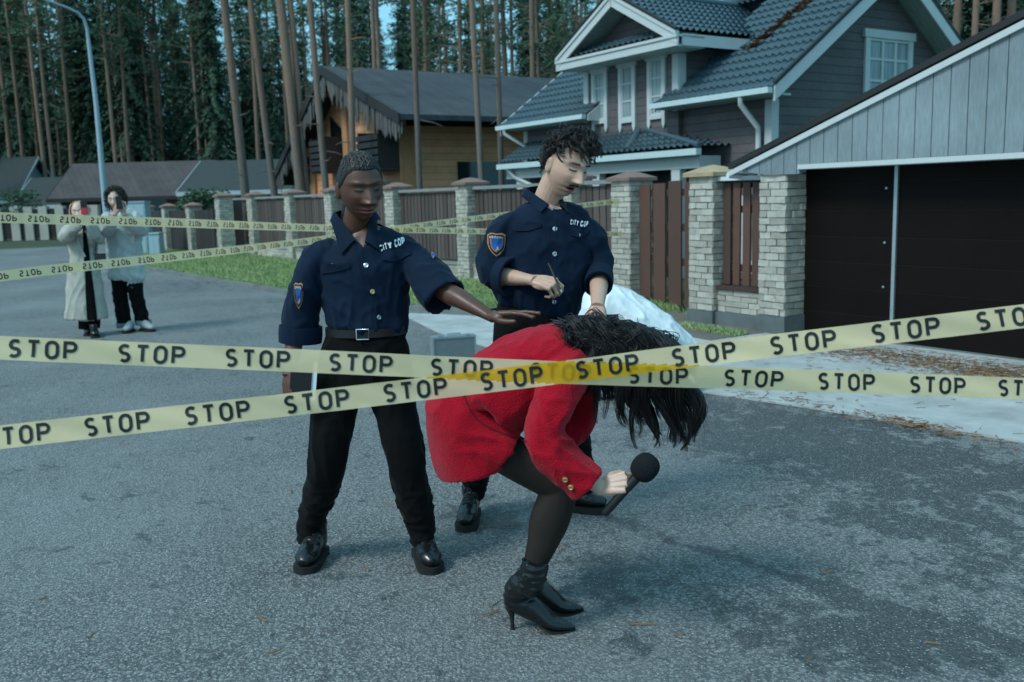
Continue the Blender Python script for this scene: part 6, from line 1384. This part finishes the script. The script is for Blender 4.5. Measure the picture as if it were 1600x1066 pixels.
bd = Body(); h1_ = KA(122, 331, Ya); b, Ra = head_parts(h1_, 20, 5, 0, 1.0, .9, 1, 1, 0, 90, 80); limb(b, [(KA(124, 354), .06, .06), (KA(123, 346), .05, .05), (h1_-Zx*.02, .045, .045)])
V, F_, E = remesh(b, .004, 2); bd.add(V, F_, face_cols(V, h1_, Ra, 1.0, SK3, (.45, .15, .13), (.2, .12, .08)))
for (el, wr, sg) in ((KA(104, 372, 11.25), KA(124, 340, 11.1), -1), (KA(150, 372, 11.3), KA(136, 338, 11.1), 1)):
    b = MB(); limb(b, [(el, .05, .05), (wr, .028, .03)]); h = simple_hand(wr, KA(132, 326, 11.05)-wr, (0, -1, .3), sg, .95); b.add(h.v, h.f); V, F_, E = remesh(b, .004, 2); bd.add(V, F_, SK3)
b = MB(); limb(b, [(KA(125, 352), .06, .08), (KA(130, 400), .09, .13), (KA(135, 450), .10, .13)]); bd.add(b.v, b.f, SK3); bd.build(p1, M['skin'])
b = MB(); limb(b, [(KA(125, 349), .075, .08), (KA(126, 354), .10, .155), (KA(127, 368), .125, .18), (KA(130, 395), .12, .165), (KA(132, 430), .14, .19), (KA(134, 465), .16, .225), (KA(136, 498), .17, .255)], n=36, k=34)
limb(b, [(KA(110, 357), .07, .07), (KA(102, 370, 11.3), .085, .075), (KA(109, 366, 11.2), .075, .07), (KA(120, 350, 11.12), .06, .06)], n=22); limb(b, [(KA(142, 358), .07, .07), (KA(150, 374, 11.35), .08, .07), (KA(145, 364, 11.2), .07, .065), (KA(138, 348, 11.12), .055, .055)], n=22)
V, F_, E = remesh(b, .014, 6); V = wrinkle(V, F_, .016, (5, 5, 1.6), 71); V = wrinkle(V, F_, .008, (11, 11, 5), 72); ct = part(p1, 'coat', arr_mb(V, F_), M['beige'], 180); bva = bvh_of(V, F_)
q = MB(); patchgrid(q, bva, lambda u, v: (129+7*v+ (5+11*v)*u, 352+148*v), 6, 20, .012); part(ct, 'dark_opening', q, M['black_cloth'], 60)
q = MB(); stroke(q, bva, [(131, 352), (122, 372), (133, 402)], 3.5, .02); stroke(q, bva, [(137, 353), (150, 374), (147, 398)], 3.5, .02); part(ct, 'lapel', q, M['beige'])
b = MB(); limb(b, [(KA(130, 470), .1, .1), (KA(134, 500), .085, .085), (KA(134, 514), .08, .085)]); limb(b, [(KA(143, 470), .09, .09), (KA(146, 500), .08, .08), (KA(146, 512), .07, .075)]); part(p1, 'trousers', b, M['black_cloth'], 180)
shoe(p1, G(150, 529), (.55, -1), .26, .15, laces=False); shoe(p1, G(136, 526), (.1, -1), .26, .15, laces=False)
rr = random.Random(3); b = MB()
for i in range(420):
    a = rr.uniform(.9, 5.4); p = h1_+np.array([math.sin(a)*.078, -math.cos(a)*.098, rr.uniform(.0, .11)]); top_ = h1_+np.array([math.sin(a)*.02, -math.cos(a)*.03+.01, .124]); e = h1_+np.array([math.sin(a)*rr.uniform(.08, .11), -math.cos(a)*.11+.01, -rr.uniform(.12, .24)])
    b.tube([top_, h1_+np.array([math.sin(a)*.07, -math.cos(a)*.085, .085]), h1_+np.array([math.sin(a)*.088, -math.cos(a)*.105, .02]), .5*(h1_+np.array([math.sin(a)*.09, -math.cos(a)*.105, 0])+e), e], [.006, .007, .007, .006, .002], 4)
part(p1, 'hair', b, M['blonde'], 180)
def phone(lbl, c, mat):
    t_ = thing('phone', lbl, 'phone', c); q = MB(); q.box(c+np.array([-.037, 0, -.075]), (.074, 0, 0), (0, .009, 0), (0, 0, .15)); part(t_, 'body', q, M[mat]); q = MB(); q.box(c+np.array([-.030, -.003, .035]), (.028, 0, 0), (0, .0028, 0), (0, 0, .03)); part(t_, 'camera_lens', q, M['phone_black'])
phone('black and red cased phone held up by the blonde person in the beige coat', KA(131, 325, 11.03), 'phone_black')
q = MB(); q.box(KA(131, 325, 11.03)+np.array([-.036, -.0035, -.074]), (.072, 0, 0), (0, .003, 0), (0, 0, .075)); part([o for o in bpy.data.objects if o.get('label', '').startswith('black and red')][0], 'red_case', q, M['phone_red'])
bag = thing('shoulder_bag', 'small black bag hanging at the side of the beige trench coat', 'bag', KA(155, 402, 11.2)); q = MB(); q.box(KA(148, 410, 11.18), (.11, 0, 0), (0, .06, 0), (0, 0, .10)); part(bag, 'body', q, M['belt']); q = MB(); q.tube([KA(150, 398, 11.2), KA(150, 375, 11.22), KA(146, 356, 11.3)], .008, 6); part(bag, 'strap', q, M['belt'])
Yb_ = 11.75
def KB(x, y, Y=Yb_): return D(x, y, Y)
p2 = thing('person', 'dark curly haired person in an off white padded coat filming with a black phone', 'person', (float(KB(208, 515)[0]), Yb_+.1, 0))
bd = Body(); h2_ = KB(180, 312); b, Rb = head_parts(h2_, 8, 8, 0, 1.05, 1.1, 1, 1, 0, 90, 80); limb(b, [(KB(188, 336), .07, .07), (KB(184, 328), .055, .055), (h2_-Zx*.02, .045, .045)])
V, F_, E = remesh(b, .004, 2); bd.add(V, F_, face_cols(V, h2_, Rb, 1.05, mul(SK3, .9), (.4, .15, .12), (.04, .03, .03)))
for (el, wr, sg) in ((KB(168, 360, 11.5), KB(180, 333, 11.35), -1), (KB(216, 358, 11.55), KB(193, 333, 11.35), 1)):
    b = MB(); limb(b, [(el, .05, .05), (wr, .028, .03)]); h = simple_hand(wr, KB(186, 318, 11.3)-wr, (0, -1, .3), sg, 1.05); b.add(h.v, h.f); V, F_, E = remesh(b, .004, 2); bd.add(V, F_, mul(SK3, .9))
b = MB(); limb(b, [(KB(190, 336), .06, .08), (KB(195, 380), .10, .15), (KB(198, 430), .10, .13)]); bd.add(b.v, b.f, SK3); bd.build(p2, M['skin'])
b = MB(); limb(b, [(KB(189, 330), .09, .10), (KB(191, 337), .12, .19), (KB(193, 352), .145, .215), (KB(194, 385), .145, .205), (KB(196, 412), .15, .21), (KB(197, 434), .155, .225), (KB(197, 437), .12, .19)], n=36, k=34)
limb(b, [(KB(172, 340), .085, .085), (KB(163, 358, 11.6), .095, .085), (KB(168, 356, 11.5), .09, .085), (KB(177, 340, 11.4), .065, .065)], n=22); limb(b, [(KB(210, 340), .085, .085), (KB(221, 358, 11.65), .095, .085), (KB(213, 355, 11.55), .09, .085), (KB(197, 340, 11.4), .065, .065)], n=22)
V, F_, E = remesh(b, .014, 6); V = wrinkle(V, F_, .016, (6, 6, 4), 81); V = wrinkle(V, F_, .010, (11, 11, 9), 82); V = wrinkle(V, F_, .014, (14, 14, 5), 83, mask=lambda P: np.clip(1-np.abs(P[:, 2]-KB(195, 395)[2])/.12, 0, 1)); part(p2, 'coat', arr_mb(V, F_), M['white_coat'], 180)
b = MB(); limb(b, [(KB(187, 425), .10, .10), (KB(187, 460), .09, .088), (KB(192, 490), .085, .085), (KB(194, 508), .09, .082)]); limb(b, [(KB(209, 425), .10, .10), (KB(213, 460), .09, .088), (KB(220, 490), .085, .085), (KB(223, 504), .09, .082)]); V, F_, E = remesh(b, .011, 5); V = wrinkle(V, F_, .01, (9, 9, 9), 84); jn = part(p2, 'jeans', arr_mb(V, F_), M['black_cloth'], 180)
for c, d_ in ((KB(194, 508), KB(194, 512)), (KB(224, 504), KB(225, 509))): ring_cuff(jn, c, Zx, .088, .085, (0, -1, 0), .06, M['denim'], 'turn_up')
shoe(p2, G(196, 522), (.05, -1), .28, .10, name='shoe', mat='white_shoe', laces=False); shoe(p2, G(240, 519), (.75, -.6), .28, .10, name='shoe', mat='white_shoe', laces=False)
b = MB(); b.ball(h2_+np.array([0, .03, .03]), (.10, .10, .12), 18, 12)
for i in range(420):
    d = nrm([rr.gauss(0, 1), rr.gauss(.35, .8), rr.gauss(.35, .9)]); 
    if d[1] < -.55 and d[2] < .55: continue
    p = h2_+d*np.array([.09, .10, .115])+np.array([0, .01, .01]); u = nrm(np.cross(d, [rr.random(), rr.random(), rr.random()])); v = np.cross(d, u); b.tube([p+d*.055*s+(u*math.cos(7*s+i)+v*math.sin(7*s+i))*.014 for s in np.linspace(0, 1, 7)], [.006]*6+[.002], 4)
part(p2, 'hair', b, M['brown_hair'], 180); phone('black phone held up by the person in the off white coat', KB(186, 317, 11.28), 'phone_black')
# white sheet
t = NT('white_plastic_sheet'); f = t.noise(5, 5, .6); t.out(t.mix(f, (.66, .70, .72), (.80, .83, .84)), .42, t.noise(22, 4, .6), .35, .01, .5); t.b.inputs['Subsurface Weight'].default_value = .1; M['sheet'] = t.m
Yc = 7.2
def KC(x, y, Y=Yc): return D(x, y, Y)
b = MB(); limb(b, [(KC(1078, 585), .10, .09), (KC(1052, 556), .19, .19), (KC(1018, 528), .23, .20), (KC(985, 505), .24, .20), (KC(955, 488), .22, .195), (KC(920, 494), .2, .2), (KC(890, 530), .22, .22)], (0, -1, 0), 34, 26)
limb(b, [(KC(1082, 604), .16, .12), (KC(1040, 592), .30, .16), (KC(970, 575), .36, .2), (KC(890, 590), .3, .17)], (0, -1, 0), 26, 26); b.ball(KC(970, 545), (.34, .26, .26), 24, 14)
b.v = [(x, y, max(z, .006)) for x, y, z in b.v]; V, F_, E = remesh(b, .013, 8); V = wrinkle(V, F_, .030, (4.2, 4.2, 1.3), 91, rot=Matrix.Rotation(rad(50), 3, 'Y')); V = wrinkle(V, F_, .015, (11, 11, 2.5), 92, rot=Matrix.Rotation(rad(40), 3, 'Y')); V = wrinkle(V, F_, .002, (24, 24, 9), 93); V = lap(V, E, 1); V[:, 2] = np.maximum(V[:, 2], .004)
solo('plastic_sheet', arr_mb(V, F_), M['sheet'], 'crumpled white plastic sheet heaped on the ground behind the dark haired head', 'plastic sheet', 180)
# ------------------------------------------------------------------ barrier tapes
t = NT('yellow_tape'); f = t.noise(4, 3, .5); c = t.mix(f, (1.0, .76, .45), (1.0, .79, .49)); t.out(c, .3, t.noise(6, 2), .2, .01, .5)
tl = t.n('ShaderNodeBsdfTranslucent'); t.t.links.new(c, tl.inputs[0]); tp = t.n('ShaderNodeBsdfTransparent'); tp.inputs[0].default_value = (1, .90, .50, 1)
m1 = t.n('ShaderNodeMixShader'); m1.inputs[0].default_value = .38; t.t.links.new(t.b.outputs[0], m1.inputs[1]); t.t.links.new(tl.outputs[0], m1.inputs[2])
m2 = t.n('ShaderNodeMixShader'); m2.inputs[0].default_value = .2; t.t.links.new(m1.outputs[0], m2.inputs[1]); t.t.links.new(tp.outputs[0], m2.inputs[2]); t.t.links.new(m2.outputs[0], t.t.nodes['Material Output'].inputs[0]); M['tape'] = t.m
dm = t.m.copy(); dm.name = 'yellow_tape_doubled'; M['tape_doubled'] = dm; q_ = dm.node_tree
for nd in q_.nodes:
    if nd.type == 'MIX': nd.inputs[6].default_value = (.78, .43, .012, 1); nd.inputs[7].default_value = (.88, .50, .02, 1)
    if nd.type == 'BSDF_TRANSPARENT': nd.inputs[0].default_value = (1, .8, .12, 1)
    if nd.type == 'MIX_SHADER' and nd.inputs[0].default_value < .3: nd.inputs[0].default_value = .34
M['tape_print'] = plain('black_tape_print', (.012, .012, .014), .55, .2)
def tape(lbl, ctrl, start, pitch, hw, lw, lh, flip=False, rear=False, sag=0., twist=0., group='barrier tapes', over=None):
    """ctrl: (x, y, depth) of the centre line in the photo; letters start at arc length 'start'"""
    P = catmull([D(x, y, Y) for x, y, Y in ctrl], 240); seg = np.linalg.norm(np.diff(P, axis=0), axis=1); S_ = np.concatenate([[0], np.cumsum(seg)])
    def at(s): 
        return np.array([np.interp(s, S_, P[:, i]) for i in range(3)])
    def frame(s):
        d = nrm(at(min(s+.01, S_[-1]))-at(max(s-.01, 0))); v = nrm(cC-at(s)); n = v-d*(v@d); n = nrm(n*1.0); tw = twist*math.sin(s*1.7+1)*.35+.04*math.sin(s*9); u = np.cross(n, d); u = u if u[2] > 0 else -u; n2 = nrm(n*math.cos(tw)+u*math.sin(tw)); u2 = np.cross(n2, d); u2 = u2 if u2[2] > 0 else -u2; return d, u2, n2
    rip = lambda s, k: .0022*math.sin(s*17+k*1.5)+.0008*math.sin(s*43+k*3)
    b = MB(); rows = []
    for s in np.linspace(0, S_[-1], 760):
        d, u, n = frame(s); p = at(s); rows.append([p+u*hw*k+n*rip(s, k) for k in np.linspace(-1, 1, 15)])
    b.grid(rows, 0)
    if over:                     # where the two films cling to each other the yellow doubles
        OP = catmull([D(*c) for c in over], 400); OX = np.array([pix(p) for p in OP]); V_ = np.array(b.v)
        for i, f in enumerate(b.f):
            x, y = pix(V_[list(f)].mean(0)); 
            if abs(y-np.interp(x, OX[:, 0], OX[:, 1])) < .0252*FPX/2.09: b.mi[i] = 2
    q, wd = word('STOP', lw, lh, lw*.27, lw*.25); off = -.0012 if rear else .0012; s0 = start
    s0 = start-pitch*int(start/pitch)
    while s0+wd < S_[-1]-.02:
        for quad in [[np.array(g[0])+(np.array(g[1])-np.array(g[0]))*a, np.array(g[0])+(np.array(g[1])-np.array(g[0]))*c, np.array(g[3])+(np.array(g[2])-np.array(g[3]))*c, np.array(g[3])+(np.array(g[2])-np.array(g[3]))*a] for g in q for a, c in ((0, .2), (.2, .4), (.4, .6), (.6, .8), (.8, 1))]:
            vs = []
            for x, y in quad:
                s = s0+x; d, u, n = frame(s); yy = y-lh/2; yy = -yy if flip else yy; vs.append(at(s)+u*yy+n*(.0017+rip(s, yy/hw)))
            b.add(vs, [(0, 1, 2, 3)], 1)
        s0 += pitch
    o = solo('barrier_tape', b, [M['tape'], M['tape_print'], M['tape_doubled']], lbl, 'barrier tape', smooth=40, group=group, org=P[120]); return S_, P
def pos_of(ctrl, x):     # arc length at photo column x
    P = catmull([D(*c) for c in ctrl], 240); S_ = np.concatenate([[0], np.cumsum(np.linalg.norm(np.diff(P, axis=0), axis=1))]); X = np.array([pix(p)[0] for p in P]); return float(np.interp(x, X, S_))
A = [(-900, 500, 1.72), (-300, 528, 1.88), (0, 543.5, 1.98), (460, 563.5, 2.05), (870, 582, 2.10), (1150, 591, 2.13), (1600, 607.5, 2.2), (2100, 628, 2.3), (2600, 650, 2.4)]
Bc = [(-900, 792, 2.0), (-300, 721, 2.0), (0, 683.5, 2.0), (460, 631.5, 2.03), (845, 586, 2.086), (1100, 553.5, 2.08), (1600, 494, 2.0), (2100, 432, 2.0), (2600, 368, 2.0)]
kA = pos_of(A, 1130)-pos_of(A, 978); tape('long yellow barrier tape reading STOP, sloping down to the right across the front', A, pos_of(A, 672), (pos_of(A, 1433)-pos_of(A, 28))/9, .0253, .0292, .0405, twist=.3)
tape('long yellow barrier tape reading STOP, rising to the right across the front', Bc, pos_of(Bc, 750), (pos_of(Bc, 1519)-pos_of(Bc, 127))/9, .0254, .0296, .0415, twist=.3, over=A)
Cc = [(-420, 322, 5.0), (0, 340, 6.1), (265, 348, 7.1), (490, 356, 8.9), (700, 360.5, 10.7), (972, 366, 13.1)]
Dc = [(-420, 496, 5.0), (0, 432, 6.1), (265, 402, 7.1), (475, 378, 8.9), (700, 347, 10.7), (968, 314, 13.1)]
tape('thin far barrier tape at shoulder height of the two people filming, lettering upside down', Cc, pos_of(Cc, 93), .210, .034, .030, .042, flip=True, rear=True)
tape('thin far barrier tape crossing the coats of the two people filming, lettering upside down', Dc, pos_of(Dc, 80), .210, .034, .030, .042, flip=True, rear=True)
print('objects', len(bpy.data.objects))
